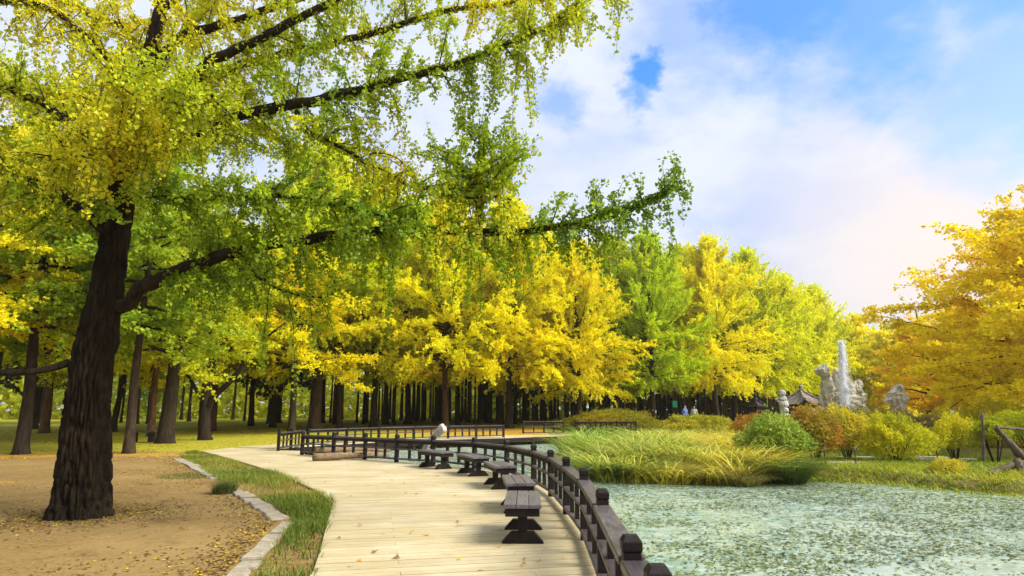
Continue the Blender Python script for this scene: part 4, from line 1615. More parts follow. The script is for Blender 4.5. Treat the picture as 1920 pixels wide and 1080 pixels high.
# forked dark tree
fp = dp(384, 824, 34)
fp.z = ground_z(fp.x, fp.y)
fork = tag(empty('forked_tree', fp), 'dark forked tree with a long limb sweeping out to the right', 'tree', 'trees on the lawn')
T = Tubes()
T.add(smooth_path([dp(x, y, 34) - fp for x, y in [(384, 834), (384, 822), (383, 800), (384, 770), (386, 740), (392, 700), (398, 665), (394, 620), (388, 560)]], 30),
      np.interp(np.linspace(0, 1, 30), [0, .06, .15, .5, 1], [.62, .42, .34, .24, .07]), 12, 0.04)
obj('trunk', T.mesh('trunk', M['bark2']), fork).color = (0.7, 0.65, 0.6, 1)
for pxs, r0 in [([(386, 775), (400, 745), (432, 715), (455, 685), (470, 655), (500, 632), (535, 605)], .20),
                ([(392, 700), (410, 670), (416, 640), (420, 600)], .10), ([(384, 760), (365, 725), (345, 690), (338, 655)], .11), ([(398, 665), (380, 640), (366, 610)], .07)]:
    T = Tubes()
    P = smooth_path([dp(x, y, 34 - 0.004 * abs(x - 386)) - fp for x, y in pxs], 16)
    T.add(P, np.linspace(r0, 0.04, 16), 8, 0.04)
    obj('branch', T.mesh('branch', M['bark2']), fork).color = (0.7, 0.65, 0.6, 1)
c = obj('crown', crown_layered(305, 11.5, 5.6, 5.2, 50, 0.14, LIME, 14, 26), fork)

# ---------------------------------------------------------------- plantation of tall straight trunks
pl_cr = [crown_layered(s, 17, 7.0, 2.6, 40, 0.30, DARK, -6, 8) for s in (501, 502)]
pl_tr = [trunk_mesh(s, 16.5, r, 0.04, l, 9, 0.05, 18) for s, r, l in ((601, .13, 0), (602, .17, .004), (603, .10, -.004), (604, .21, 0))]
cnt = 0
rs = random.Random(5)
spots = []
for row in range(9):
    Yr = 54 + row * 5.0
    for k in range(30):
        X = -15 + k * 2.0 + rs.uniform(-0.75, 0.75) + row * 0.4
        Y = Yr + 0.75 * max(0, X - 6) + rs.uniform(-1.3, 1.3)
        spots.append((X, Y))
for k in range(40):
    spots.append((rs.uniform(-44, -12), rs.uniform(52, 90)))
for (X, Y) in spots:
    px = 960 + F * X / Y
    if px < -60 or px > 1500 or cnt >= 290:
        continue
    if any(abs(px - (960 + F * (g[0] - 960) / F)) < 6 and abs(Y - g[1]) < 3 for g in GINK):
        continue
    r = tag(empty('plantation_tree', (X, Y, ground_z(X, Y)), rs.uniform(0, 6.28)), 'tall straight dark trunk in the close-planted wood behind the ginkgos', 'tree', 'plantation trees behind the ginkgos')
    s = rs.uniform(0.85, 1.12)
    r.scale = (s, s, s)
    t = obj('trunk', pl_tr[rs.randrange(4)], r)
    v = rs.uniform(0.55, 1.25)
    t.color = (v, v * .95, v * .9, 1)
    obj('crown', pl_cr[rs.randrange(2)], r)
    cnt += 1
print('plantation', cnt)

# far wood that closes the view
n = 52000
ang = RNG.uniform(-0.95, 0.80, n)
rad = RNG.uniform(100, 128, n)
x, y = np.sin(ang) * rad, np.cos(ang) * rad
p0 = np.stack([x, y, 0 * x], -1)
top = 7 + 7 * clump(p0, 0.09, 71)
z = 0.3 + top * RNG.random(n) ** 0.9
pos = np.stack([x, y, z], -1)
t = 0.6 * clump(pos, 0.16, 72) + 0.4 * RNG.random(n)
col = palette(t, [(0.10, 0.15, 0.014), (0.24, 0.31, 0.018), (0.50, 0.54, 0.02), (0.72, 0.62, 0.02), (0.36, 0.42, 0.02)])
fm = foliage_mesh('far_wood', pos, RNG.normal(0, 1, (n, 3)), RNG.uniform(0.5, 1.3, n), col, M['leaf2'], w=0.4)
tag(obj('far_wood', fm), 'distant mass of green and yellow woodland behind everything', 'woodland', None, 'stuff')

# ---------------------------------------------------------------- trees on the right
def place_tree(name, px, Y, crown, trunk, sc, lab, tint=(1, 1, 1, 1), ctint=(1, 1, 1, 1), rz=0.0, group=None):
    p = dp(px, 800, Y)
    r = tag(empty(name, (p.x, p.y, ground_z(p.x, p.y)), rz), lab, 'tree', group)
    r.scale = sc if isinstance(sc, tuple) else (sc,) * 3
    obj('trunk', trunk, r).color = tint
    obj('crown', crown, r).color = ctint
    return r


big_r = crown_layered(701, 11.0, 2.6, 6.4, 60, 0.15, [(0.62, 0.46, 0.008), (0.84, 0.68, 0.010), (0.94, 0.76, 0.012), (0.94, 0.58, 0.010)], 12, 30)
org_r = crown_layered(702, 9.0, 1.4, 4.2, 46, 0.17, ORG, 14, 28)
gold_r = crown_layered(703, 14.0, 1.6, 5.6, 62, 0.24, GOLD, 10, 26)
tr_r = trunk_mesh(711, 9.5, 0.24, 0.05)
place_tree('spreading_tree', 1950, 29, big_r, tr_r, 0.96, 'large golden spreading tree rising at the right edge', rz=0.6, group='trees across the pond')
place_tree('spreading_tree', 2080, 24, big_r, tr_r, 0.95, 'golden tree reaching in from beyond the right edge', rz=2.6, group='trees across the pond')
place_tree('spreading_tree', 1835, 47, org_r, tr_r, 1.1, 'burnt orange tree behind the orange board fence', rz=1.0, group='trees across the pond')
place_tree('spreading_tree', 1745, 56, org_r, tr_r, 1.05, 'orange tree between fountain rocks and large golden tree', rz=3.0, group='trees across the pond')
place_tree('spreading_tree', 1615, 84, gold_r, tr_r, 1.08, 'tall rounded golden tree right of the ginkgo row', rz=0.2, group='trees across the pond')
place_tree('spreading_tree', 1575, 92, gold_r, tr_r, 1.02, 'golden tree between the ginkgo row and the rounded golden tree', rz=1.9, group='trees across the pond')
place_tree('spreading_tree', 1678, 78, gold_r, tr_r, 0.86, 'lower golden tree sloping down toward the sky gap', rz=4.0, group='trees across the pond')
place_tree('spreading_tree', 1715, 88, org_r, tr_r, 1.1, 'small orange tree under the gap of open sky', rz=5.0, group='trees across the pond')
place_tree('spreading_tree', 1960, 44, gold_r, tr_r, 0.85, 'shaded golden tree behind the clipped hedge at the right', rz=2.0, group='trees across the pond')

# a few dark conifers behind the ginkgos
con = crown_layered(721, 21, 4.0, 3.6, 90, 0.32, [(0.03, 0.05, 0.018), (0.06, 0.085, 0.024), (0.10, 0.12, 0.03), (0.14, 0.15, 0.03)], -14, 12)
contr = trunk_mesh(722, 20, 0.3, 0.04)
for px, Y, s, lab in [(985, 62, 1.08, 'dark conifer whose tip shows above the golden ginkgos'), (60, 46, 1.15, 'dark blue-green conifer behind the big ginkgo crown at the upper left'),
                      (1335, 82, 1.18, 'dark conifer behind the tall golden ginkgo'), (1395, 88, 1.15, 'dark conifer tip right of the tall golden ginkgo'),
                      (520, 60, 1.0, 'dark conifer behind the lime trees of the lawn')]:
    place_tree('conifer_tree', px, Y, con, contr, s, lab, rz=px, group='conifers behind the ginkgos')


# ---------------------------------------------------------------- shrubs and planting
def shrub_mesh(seed, rx, ry, h, n, leaf, pal, base=0.15, flat=False):
    """rounded bush: leaves on twigs through the outer shell, stems below"""
    rs = np.random.default_rng(seed)
    v = norm(rs.normal(0, 1, (n, 3)))
    v[:, 2] = np.abs(v[:, 2]) * np.where(rs.random(n) < 0.82, 1, -0.35)
    lump = 0.58 + 0.50 * clump(v, 2.6, seed) + 0.30 * clump(v, 7.0, seed + 1)
    sh = (0.5 + 0.5 * rs.random(n) ** 0.5) * np.where(rs.random(n) < 0.06, 1.14, 1.0)
    pos = v * np.array([rx, ry, h * (0.75 if flat else 0.8)]) * (lump * sh)[:, None]
    pos[:, 2] += h * 0.22 + base
    pos[:, 2] = np.maximum(pos[:, 2], 0.04)
    ax = v * 0.7 + rs.normal(0, 0.6, (n, 3)) + UP * 0.3
    t = 0.55 * clump(pos, 2.0 / max(rx, 0.5), seed + 3) + 0.45 * rs.random(n)
    col = palette(t, pal) * rs.uniform(0.82, 1.15, (n, 1))
    T = Tubes()
    for i in range(9):
        a = rs.random() * 6.28
        q = np.array([math.cos(a) * rx * 0.6, math.sin(a) * ry * 0.6, h * 0.6 + base])
        T.add(smooth_path([(q[0] * .12, q[1] * .12, -0.15), (q[0] * .3, q[1] * .3, h * .25), q], 5), np.linspace(0.03, 0.01, 5), 5)
    return (foliage_mesh('foliage', pos, ax, leaf * rs.uniform(0.7, 1.3, n), col, M['leaf2'], w=0.34), T.mesh('stem', M['bark2']))


def shrub(px, py, Y, rx, h, n, leaf, pal, lab, seed, base=0.15, group='shrubs on the far bank', name='shrub', ry=None):
    p = dp(px, py, Y)
    z = ground_z(p.x, p.y)
    r = tag(empty(name, (p.x, p.y, z)), lab, 'shrub', group)
    fm, sm = shrub_mesh(seed, rx, ry or rx * 0.85, h, int(n * 1.5), leaf * 1.15, pal, base)
    obj('stem', sm, r)
    f = obj('foliage', fm, r)
    f['kind'] = 'stuff'
    return r


AZ = [(0.26, 0.29, 0.012), (0.46, 0.47, 0.014), (0.68, 0.62, 0.018), (0.74, 0.64, 0.02)]
AZB = [(0.28, 0.34, 0.014), (0.48, 0.52, 0.018), (0.64, 0.60, 0.022)]
SG = [(0.10, 0.18, 0.02), (0.22, 0.34, 0.035), (0.36, 0.46, 0.06), (0.48, 0.50, 0.07)]
RED = [(0.26, 0.26, 0.02), (0.44, 0.32, 0.03), (0.50, 0.20, 0.03), (0.46, 0.42, 0.04)]
OLV = [(0.26, 0.27, 0.02), (0.48, 0.45, 0.03), (0.68, 0.58, 0.04), (0.62, 0.42, 0.04)]
shrub(1682, 875, 20.6, 1.12, 1.25, 9000, 0.055, AZ, 'round clipped bush at the water garden, right of the bare stems', 801, 0.32)
shrub(1792, 868, 21.5, 0.78, 1.05, 5200, 0.05, AZ, 'smaller rounded bush between the large bush and the snag', 802, 0.42)
shrub(1868, 868, 20.8, 0.66, 0.72, 4000, 0.05, AZB, 'bright lime cloud-pruned bush beside the bare post', 803, 0.75)
shrub(1940, 866, 21.5, 0.9, 0.9, 4000, 0.05, AZB, 'bright lime bush behind the driftwood at the right edge', 804, 0.75)
shrub(1900, 800, 30, 2.6, 1.7, 14000, 0.07, AZ, 'long clipped hedge mound at the right edge', 805, 0.1, ry=1.4)
shrub(1780, 800, 31, 1.3, 1.2, 6000, 0.07, OLV, 'loose olive bush left of the clipped hedge mound', 806, 0.2)
shrub(1725, 800, 30, 1.2, 1.25, 6000, 0.075, [(0.3, 0.22, 0.08), (0.42, 0.34, 0.12), (0.5, 0.4, 0.2), (0.3, 0.3, 0.06)], 'pinkish brown bush behind the round clipped bush', 807, 0.2)
shrub(1452, 870, 20.2, 0.98, 1.05, 6500, 0.075, SG, 'fresh green leafy bush behind the arching grass clump', 808, 0.3)
shrub(1530, 865, 21.2, 0.85, 1.15, 3800, 0.075, RED, 'red and bronze bush on thin stems beside the green bush', 809, 0.45)
shrub(1590, 862, 22.0, 0.80, 1.15, 3800, 0.075, OLV, 'bronze-green bush right of the red bush', 810, 0.45)
shrub(1415, 800, 30, 1.1, 1.05, 5000, 0.08, RED, 'russet bush behind the reeds below the small gazebo', 811, 0.2)
shrub(1500, 800, 31, 1.6, 1.25, 7000, 0.08, SG, 'grey-green bush below the tiled pavilion', 812, 0.2)
shrub(1590, 800, 32, 1.7, 1.30, 7000, 0.08, OLV, 'olive bush below the fountain rock', 813, 0.2)
shrub(1660, 800, 33, 1.4, 1.30, 6000, 0.08, [(0.3, 0.18, 0.02), (0.42, 0.30, 0.03), (0.45, 0.38, 0.04)], 'orange-tinged bush right of the fountain rock', 814, 0.2)
shrub(1140, 800, 46.5, 4.3, 1.30, 16000, 0.10, [(0.16, 0.17, 0.014), (0.30, 0.29, 0.016), (0.44, 0.36, 0.02), (0.42, 0.27, 0.02)], 'broad mounded hedge beyond the footbridge', 815, 0.1, ry=2.0)
shrub(1300, 800, 44, 2.6, 1.0, 8000, 0.10, OLV, 'low hedge behind the golden reeds', 816, 0.1, ry=1.6)
shrub(1780, 905, 17.6, 0.42, 0.40, 1500, 0.035, OLV, 'small wispy bush at the water edge left of the snag', 817, 0.02)

# reeds along the far bank
reed_poly = [tuple(gp(x, y, -0.3).xy) for x, y in [(1048, 846), (1075, 862), (1098, 884), (1125, 897), (1200, 900), (1300, 902), (1400, 903), (1445, 898), (1450, 885)]] + \
            [tuple(dp(1440, 830, 23).xy), tuple(dp(1440, 815, 27.5).xy), tuple(dp(1300, 810, 30).xy), tuple(dp(1130, 810, 31).xy)]
rx0, rx1 = min(p[0] for p in reed_poly), max(p[0] for p in reed_poly)
ry0, ry1 = min(p[1] for p in reed_poly), max(p[1] for p in reed_poly)


def reed_xy(n):
    x = RNG.uniform(rx0, rx1, n)
    y = ry0 + (ry1 - ry0) * RNG.random(n) ** 1.2
    k = in_poly(x, y, reed_poly)
    return x[k], y[k]


def reed_z(x, y):
    return np.maximum(terrain(x, y), -0.42)


def reed_col(p, t):
    u = np.clip((p[:, 0] / (p[:, 1] + 1e-6) - 0.12) / 0.24, 0, 1)      # greener to the left, straw to the right
    g = palette(t, [(0.05, 0.11, 0.012), (0.15, 0.28, 0.03), (0.36, 0.48, 0.07), (0.70, 0.72, 0.24)])
    s = palette(t, [(0.20, 0.21, 0.02), (0.60, 0.50, 0.04), (0.92, 0.72, 0.06), (0.95, 0.84, 0.30)])
    w = np.clip(0.05 + 0.80 * u + 1.1 * (clump(p, 0.6, 91) - 0.5), 0, 1)[:, None]
    return g * (1 - w) + s * w


gm = blades(17000, reed_xy, 0.5, 1.45, 0.024, None, 0.85, reed_z, 'reed_bed', seed=92, segs=4, colfn=reed_col, droop=0.8, tuft=0.9)
tag(obj('reed_bed', gm), 'dense bed of green and golden arching reeds on the far bank', 'reeds', None, 'stuff')


def clump_grass(px, py, Y, r, n, hmin, hmax, cols, lab, wid=0.008, lean=0.8):
    p = dp(px, py, Y)
    gm = blades(n, tuft_xy(p, r), hmin, hmax, wid, cols, lean, reed_z, 'grass_clump', segs=4, droop=0.8)
    tag(obj('grass_clump', gm), lab, 'grass clump', 'grass clumps on the far bank')


clump_grass(1478, 890, 17.9, 0.42, 1500, 0.8, 1.25, [(0.05, 0.09, 0.015), (0.12, 0.19, 0.03), (0.28, 0.34, 0.08)], 'dark green arching grass clump at the water edge')
clump_grass(1330, 895, 18.0, 0.6, 1600, 0.5, 0.8, [(0.30, 0.28, 0.05), (0.5, 0.42, 0.1), (0.6, 0.5, 0.2)], 'pale straw grass clump trailing over the water edge')
clump_grass(1160, 888, 18.7, 0.55, 1700, 0.7, 1.1, [(0.06, 0.12, 0.02), (0.14, 0.24, 0.05), (0.32, 0.4, 0.1)], 'fresh green grass clump at the left tip of the reed bed')
clump_grass(1395, 900, 17.4, 0.4, 800, 0.35, 0.6, [(0.3, 0.3, 0.06), (0.48, 0.44, 0.12), (0.55, 0.5, 0.2)], 'low pale grass clump between straw clump and dark clump')

# low ground cover on the bank at the right
def bank_xy(n):
    x = RNG.uniform(5.5, 17, n)
    y = RNG.uniform(13.5, 27, n)
    pdist = poly_dist(x, y, pond)
    k = ~(in_poly(x, y, pond) & (pdist > 0.42))
    p = np.stack([x, y, 0 * x], -1)
    k &= RNG.random(n) < np.clip(clump(p, 1.4, 95) * 1.6 - 0.2 + 0.6 * (pdist < 0.6), 0.05, 1)
    return x[k], y[k]


gm = blades(60000, bank_xy, 0.07, 0.26, 0.012, [(0.10, 0.16, 0.015), (0.25, 0.31, 0.02), (0.48, 0.46, 0.03), (0.42, 0.28, 0.03)], 0.9, reed_z, name='bank_cover', segs=2)
tag(obj('bank_ground_cover', gm), 'low green ground cover on the bank across the pond', 'ground cover', None, 'stuff')

# pale stepping slabs and low plank bridge in the garden
for (px, py, Y, w, d, lab) in [(1590, 868, 20.3, 1.3, 0.45, 'low pale plank slab spanning the gap before the bronze bush'),
                              (1600, 852, 22.5, 1.3, 0.4, 'pale plank slab behind the bare-stemmed bushes'),
                              (1745, 858, 22.6, 1.1, 0.5, 'pale flat stone slab right of the round clipped bush'),
                              (1775, 866, 21.8, 1.8, 0.35, 'long pale path edge in front of the smaller rounded bush')]:
    p = dp(px, py, Y)
    bm = bmesh.new()
    bmesh.ops.create_cube(bm, size=1)
    for v in bm.verts:
        v.co = Vector((v.co.x * w + random.uniform(-.06, .06), v.co.y * d + random.uniform(-.05, .05), v.co.z * 0.09))
    bmesh.ops.bevel(bm, geom=bm.edges[:], offset=0.015, segments=2, affect='EDGES')
    tag(obj('stone_slab', bm_mesh('stone_slab', bm, M['concrete']), None, (p.x, p.y, ground_z(p.x, p.y) + 0.05), random.uniform(-.1, .1)), lab, 'slab', 'slabs in the water garden')

# stems, supports and posts in the garden
for (px, py0, py1, Y, r, lab) in [(1845, 880, 775, 20.5, 0.045, 'tall bare post rising above the bright lime bush'), (1758, 872, 832, 20.8, 0.025, 'thin dark stake left of the smaller rounded bush'),
                                  (1605, 885, 838, 19.4, 0.022, 'thin bare sapling standing in front of the plank slab'), (1548, 888, 838, 19.4, 0.022, 'thin bare sapling below the red bush'),
                                  (1944, 872, 835, 20.5, 0.05, 'dark prop post at the right edge under the lime bush')]:
    a, b = dp(px, py0, Y), dp(px - 4, py1, Y)
    a.z = ground_z(a.x, a.y) - 0.1
    r_ = empty('bare_post', a)
    tag(r_, lab, 'post', 'posts and saplings on the far bank')
    T = Tubes()
    T.add(smooth_path([(0, 0, 0), (b - a) * 0.5 + Vector((0.02, 0, 0)), b - a], 8), np.linspace(r * 1.2, r * 0.7, 8), 7, 0.05)
    obj('stem', T.mesh('stem', M['snag']), r_)
    T = Tubes()
    for s in (-1, 1):
        T.add([(b - a) * 0.82, (b - a) * 1.0 + Vector((s * 0.10, 0, 0.06))], [r * 0.6, r * 0.3], 5)
    obj('fork', T.mesh('fork', M['snag']), r_)

# weathered snag and driftwood at the right edge
snag_at = dp(1895, 885, 17.4)
snag_at.z = ground_z(snag_at.x, snag_at.y)
snag = tag(empty('driftwood_snag', snag_at), 'twisted weathered driftwood snag at the right edge of the bank', 'driftwood')
for pts, r0, r1 in [([(1866, 800, 17.4), (1885, 822, 17.4), (1905, 845, 17.4), (1925, 868, 17.4), (1945, 890, 17.3)], .07, .13),
                    ([(1870, 801, 17.4), (1895, 803, 17.5), (1925, 806, 17.6)], .04, .03),
                    ([(1930, 872, 17.3), (1905, 870, 17.2), (1880, 880, 17.1), (1850, 893, 17.0)], .14, .07),
                    ([(1880, 880, 17.1), (1860, 882, 17.2), (1838, 890, 17.0)], .06, .03),
                    ([(1905, 862, 17.2), (1918, 882, 17.0), (1935, 900, 16.9)], .10, .12),
                    ([(1852, 891, 17.0), (1842, 900, 16.8), (1838, 908, 16.7)], .05, .03)]:
    T = Tubes()
    n = 12
    T.add(smooth_path([dp(*c) - snag_at for c in pts], n), np.linspace(r0, r1, n) * RNG.uniform(0.75, 1.2, n), 9, 0.14)
    obj('limb', T.mesh('limb', M['snag']), snag)
log_obj('driftwood_log', dp(1862, 915, 15.9), dp(1945, 912, 15.9), 0.10, 0.14, M['snag'], 'dark driftwood log lying at the water edge on the right', 'driftwood', 0.05)
log_obj('driftwood_log', dp(1766, 903, 17.0), dp(1796, 893, 17.2), 0.035, 0.03, M['snag'], 'short thin driftwood stick on the bank beside the wispy bush', 'driftwood', 0.02)

# ---------------------------------------------------------------- fountain rocks, statue, pavilion
def rock_mesh(name, rings, mat, seed=0, seg=44, amp=0.16, sub=5, fine=0.5):
    """rings: (z, cx, rx, ry)"""
    Z = np.array([r[0] for r in rings])
    zs = np.linspace(Z[0], Z[-1], (len(rings) - 1) * sub * 2 + 1)
    A = [np.interp(zs, Z, [r[i] for r in rings]) for i in (1, 2, 3)]
    V = []
    for i, z in enumerate(zs):
        for j in range(seg):
            th = j / seg * 2 * math.pi
            c, s = math.cos(th), math.sin(th)
            q = Vector((A[0][i] + c * A[1][i], s * A[2][i], z))
            n1 = noise.noise(q * 0.9 + Vector((seed, 0, 0)))
            n2 = noise.cell(Vector((q.x * 1.5, q.y * 1.5, q.z * 1.1)) + Vector((seed, 3, n1))) - 0.5 + 0.6 * (noise.cell(q * 3.3 + Vector((seed, 7, n1))) - 0.5)
            n3 = noise.noise(q * 3.1 + Vector((0, seed, 0)))
            rg = 0.5 - abs(noise.noise(Vector((q.x * 1.6, q.y * 1.6, q.z * 0.9)) + Vector((seed, 1, 2)))) * 2.2
            lg = 0.5 - abs(noise.noise(Vector((q.x * 0.8, q.y * 0.8, q.z * 3.4)) + Vector((2, seed, 5)))) * 2.0
            k = 1 + amp * (n1 * 1.6 + n2 * fine + n3 * 0.8 + rg * 0.9 + lg * 0.9)
            V.append((A[0][i] + c * A[1][i] * k, s * A[2][i] * k, z + 0.1 * n3))
    n = len(zs)
    ii, jj = np.meshgrid(np.arange(n - 1), np.arange(seg), indexing='ij')
    a = (ii * seg + jj).ravel()
    b = (ii * seg + (jj + 1) % seg).ravel()
    V.append((A[0][-1], 0, zs[-1] + 0.02))
    tri = np.stack([(n - 1) * seg + np.arange(seg), (n - 1) * seg + (np.arange(seg) + 1) % seg, np.full(seg, n * seg)], -1)
    return mesh_np(name, np.array(V), np.stack([a, b, b + seg, a + seg], -1), mat, tri=tri)


def at_ground(px, Y):
    p = dp(px, 800, Y)
    p.z = ground_z(p.x, p.y)
    return p


FY = 48.0
m_px = FY / F * 1.0
fp = at_ground(1580, FY)
fount = tag(empty('fountain_rock', fp), 'pale artificial rock fountain with a mushroom-topped pillar and broad slab', 'fountain')


def rz_(py):      # height above the fountain's foot for a photo row
    return dp(1580, py, FY).z - fp.z


def rx_(px):
    return dp(px, 760, FY).x - fp.x


obj('rock_pillar', rock_mesh('rock_pillar', [(-.3, rx_(1546), .95, .8), (rz_(772), rx_(1544), .95, .8), (rz_(750), rx_(1551), .62, .6), (rz_(725), rx_(1554), .52, .5), (rz_(708), rx_(1555), .44, .45),
                                             (rz_(702), rx_(1549), .50, .5), (rz_(694), rx_(1548), .60, .55), (rz_(688), rx_(1551), .48, .45), (rz_(683), rx_(1554), .2, .25)], M['rock'], 3, amp=.17, fine=1.3), fount)
obj('rock_slab', rock_mesh('rock_slab', [(-.3, rx_(1592), 1.45, .8), (rz_(770), rx_(1592), 1.35, .75), (rz_(745), rx_(1592), 1.20, .6), (rz_(728), rx_(1590), 1.0, .5), (rz_(714), rx_(1583), .70, .4), (rz_(697), rx_(1575), .32, .25), (rz_(690), rx_(1572), .08, .1)], M['rock'], 9, amp=.13, fine=1.2), fount)
obj('rock_shoulder', rock_mesh('rock_shoulder', [(-.3, rx_(1614), .75, .6), (rz_(772), rx_(1614), .62, .55), (rz_(750), rx_(1612), .45, .45), (rz_(730), rx_(1613), .36, .4), (rz_(718), rx_(1614), .30, .3), (rz_(712), rx_(1614), .16, .15)], M['rock'], 15, amp=.22, fine=1.4), fount)
# the jet: a rising column that falls back, with drops round it
jet = tag(empty('water_jet', (fp.x + rx_(1572), fp.y - 0.9, fp.z)), 'white plume of fountain water shooting up in front of the pale rock', 'fountain jet')
T = Tubes()
zz = np.linspace(0.2, rz_(643), 30)
xx = 0.16 * ((zz - zz[0]) / (zz[-1] - zz[0])) ** 1.5
T.add(np.stack([xx, 0.03 * np.sin(zz * 2), zz], -1), 0.09 + 0.26 * (1 - zz / zz[-1]) ** 1.3 + 0.04 * RNG.random(30), 10, 0.3)
top_x = xx[-1]
z2 = np.linspace(rz_(643), rz_(690), 12)
T.add(np.stack([top_x + 0.04 + 0.30 * np.sqrt(np.linspace(0, 1, 12)), 0 * z2 + 0.05, z2], -1), np.linspace(0.07, 0.03, 12), 7, 0.3)
obj('plume', T.mesh('plume', M['jet']), jet)
n = 9000
tz = RNG.random(n) ** 0.7
pos = np.stack([0.16 * tz ** 1.5 + RNG.normal(0, 0.09 + 0.30 * (1 - tz) ** 1.3, n) + np.where(RNG.random(n) < 0.3, (0.25 + 0.35 * (1 - tz)) * RNG.random(n), 0), RNG.normal(0, 0.12, n), 0.3 + tz * (zz[-1] - 0.25) + RNG.normal(0, .05, n)], -1)
V, Q = leaf_quads(pos, RNG.normal(0, 0.4, (n, 3)) + UP, RNG.uniform(0.03, 0.08, n), 0.3)
d = obj('spray_drops', mesh_np('spray_drops', V, Q, M['jet']), jet)
d['kind'] = 'stuff'

p = at_ground(1690, 47)
o = obj('garden_rock', rock_mesh('garden_rock', [(-.3, 0, .95, .7), (.7, 0, .9, .7), (1.3, -.05, .85, .6), (1.75, .05, .55, .5), (2.1, .02, .95, .6), (2.6, .05, .85, .55), (3.0, .15, .55, .45), (3.3, .2, .15, .2)], M['rock'], 21, amp=.20, fine=1.5), None, tuple(p))
tag(o, 'craggy overhanging pale boulder right of the fountain', 'rock')
p = at_ground(1646, 47)
o = obj('garden_rock', rock_mesh('garden_rock', [(-.2, 0, .5, .45), (.6, 0, .45, .4), (1.0, 0, .36, .3), (1.3, 0, .3, .3), (1.55, 0, .1, .1)], M['rockgrey'], 27, amp=.2), None, tuple(p))
tag(o, 'small dark boulder between fountain and craggy boulder', 'rock')
p = at_ground(1474, 45)
st = tag(empty('stacked_stone', p), 'grey stacked stone pillar left of the tiled pavilion', 'stone pillar')
for k, (z0, z1, rw) in enumerate([(-.2, .75, .50), (.72, 1.3, .42), (1.27, 1.75, .30), (1.72, 2.15, .36), (2.12, 2.5, .30), (2.47, 2.85, .24)]):
    h = z1 - z0
    obj('stone', rock_mesh('stone', [(z0, .04 * math.sin(k * 2) - .08 * k / 5, rw * .8, rw * .7), (z0 + h * .3, -.02 * k, rw, rw * .85), (z0 + h * .7, -.02 * k, rw * .95, rw * .8), (z1, -.02 * k, rw * .55, rw * .5)], M['rockgrey'], 40 + k, 16, .12), st)


def pavilion(px, Y, w, eave, ridge, mat, lab, name, curl=0.35, posts=4, tiles=True):
    p = at_ground(px, Y)
    r = tag(empty(name, p, 0.5), lab, 'pavilion')
    n = 13
    V, Q = [], []
    for side in range(4):
        a = side * math.pi / 2
        ca, sa = math.cos(a), math.sin(a)
        k0 = len(V)
        rows = 8
        for i in range(rows):
            t = i / (rows - 1)
            half = w * (1 - t) + 0.10 * t
            z = eave + (ridge - eave) * (t ** 1.5 * 0.75 + t * 0.25)
            for j in range(n):
                u = j / (n - 1) * 2 - 1
                zz_ = z + curl * abs(u) ** 3 * (1 - t) ** 2
                ridg = (0.045 * (1 - t * .6) * (j % 2)) if tiles else 0
                x, y = half * u, -half
                V.append((x * ca - y * sa, x * sa + y * ca, zz_ + ridg))
        for i in range(rows - 1):
            for j in range(n - 1):
                b = k0 + i * n + j
                Q.append((b, b + 1, b + n + 1, b + n))
    ro = obj('roof', mesh_np('roof', np.array(V), np.array(Q), mat), r)
    T = Tubes()
    for side in range(4):
        a = side * math.pi / 2 + math.pi / 4
        pts = []
        for i in range(8):
            t = i / 7
            half = (w * (1 - t) + 0.10 * t) * math.sqrt(2)
            pts.append((math.cos(a) * half, math.sin(a) * half, eave + (ridge - eave) * (t ** 1.5 * 0.75 + t * 0.25) + curl * (1 - t) ** 2 + 0.05))
        T.add(pts, [0.08] * 8, 6)
    obj('hip_ridge', T.mesh('hip_ridge', mat), ro)
    bm_under = mesh_np('eave_board', np.array([(-w * .93, -w * .93, eave - .02), (w * .93, -w * .93, eave - .02), (w * .93, w * .93, eave - .02), (-w * .93, w * .93, eave - .02),
                                              (-w * .9, -w * .9, eave - .14), (w * .9, -w * .9, eave - .14), (w * .9, w * .9, eave - .14), (-w * .9, w * .9, eave - .14)]),
                       np.array([[0, 1, 2, 3], [4, 7, 6, 5], [0, 4, 5, 1], [1, 5, 6, 2], [2, 6, 7, 3], [3, 7, 4, 0]]), M['rail'])
    obj('eave_board', bm_under, ro)
    obj('finial', rock_mesh('finial', [(ridge - .05, 0, .16, .16), (ridge + .12, 0, .22, .22), (ridge + .25, 0, .10, .10), (ridge + .38, 0, .15, .15), (ridge + .6, 0, .03, .03)], mat, 2, 12, .03), ro)
    for sx in (-1, 1):
        for sy in (-1, 1):
            T = Tubes().add([(sx * w * .68, sy * w * .68, -0.3), (sx * w * .68, sy * w * .68, eave - .1)], [0.10, 0.09], 8)
            obj('post', T.mesh('post', M['rail']), r)
    return r


pavilion(1507, 50, 1.35, 1.75, 2.75, M['tile'], 'small pavilion with curved grey tiled roof and finial beside the fountain', 'tiled_pavilion')
pavilion(1420, 49, 0.60, 1.65, 2.10, M['rail'], 'small brown open gazebo under the golden ginkgos', 'garden_gazebo', 0.05, tiles=False)

# orange board fence at the right
p = at_ground(1880, 36)
fence = tag(empty('board_fence', p), 'orange horizontal board screen above the clipped hedge', 'fence')
for i in range(5):
    obj('board', box_mesh('board', 3.4, 0.035, 0.13, M['orangewood'], 0.004), fence, (0.15, 0, 1.12 + i * 0.155))
for x in (-1.4, -0.2, 1.0, 1.7):
    obj('post', box_mesh('post', 0.09, 0.07, 2.1, M['orangewood'], 0.004), fence, (x, 0.06, 0.9))

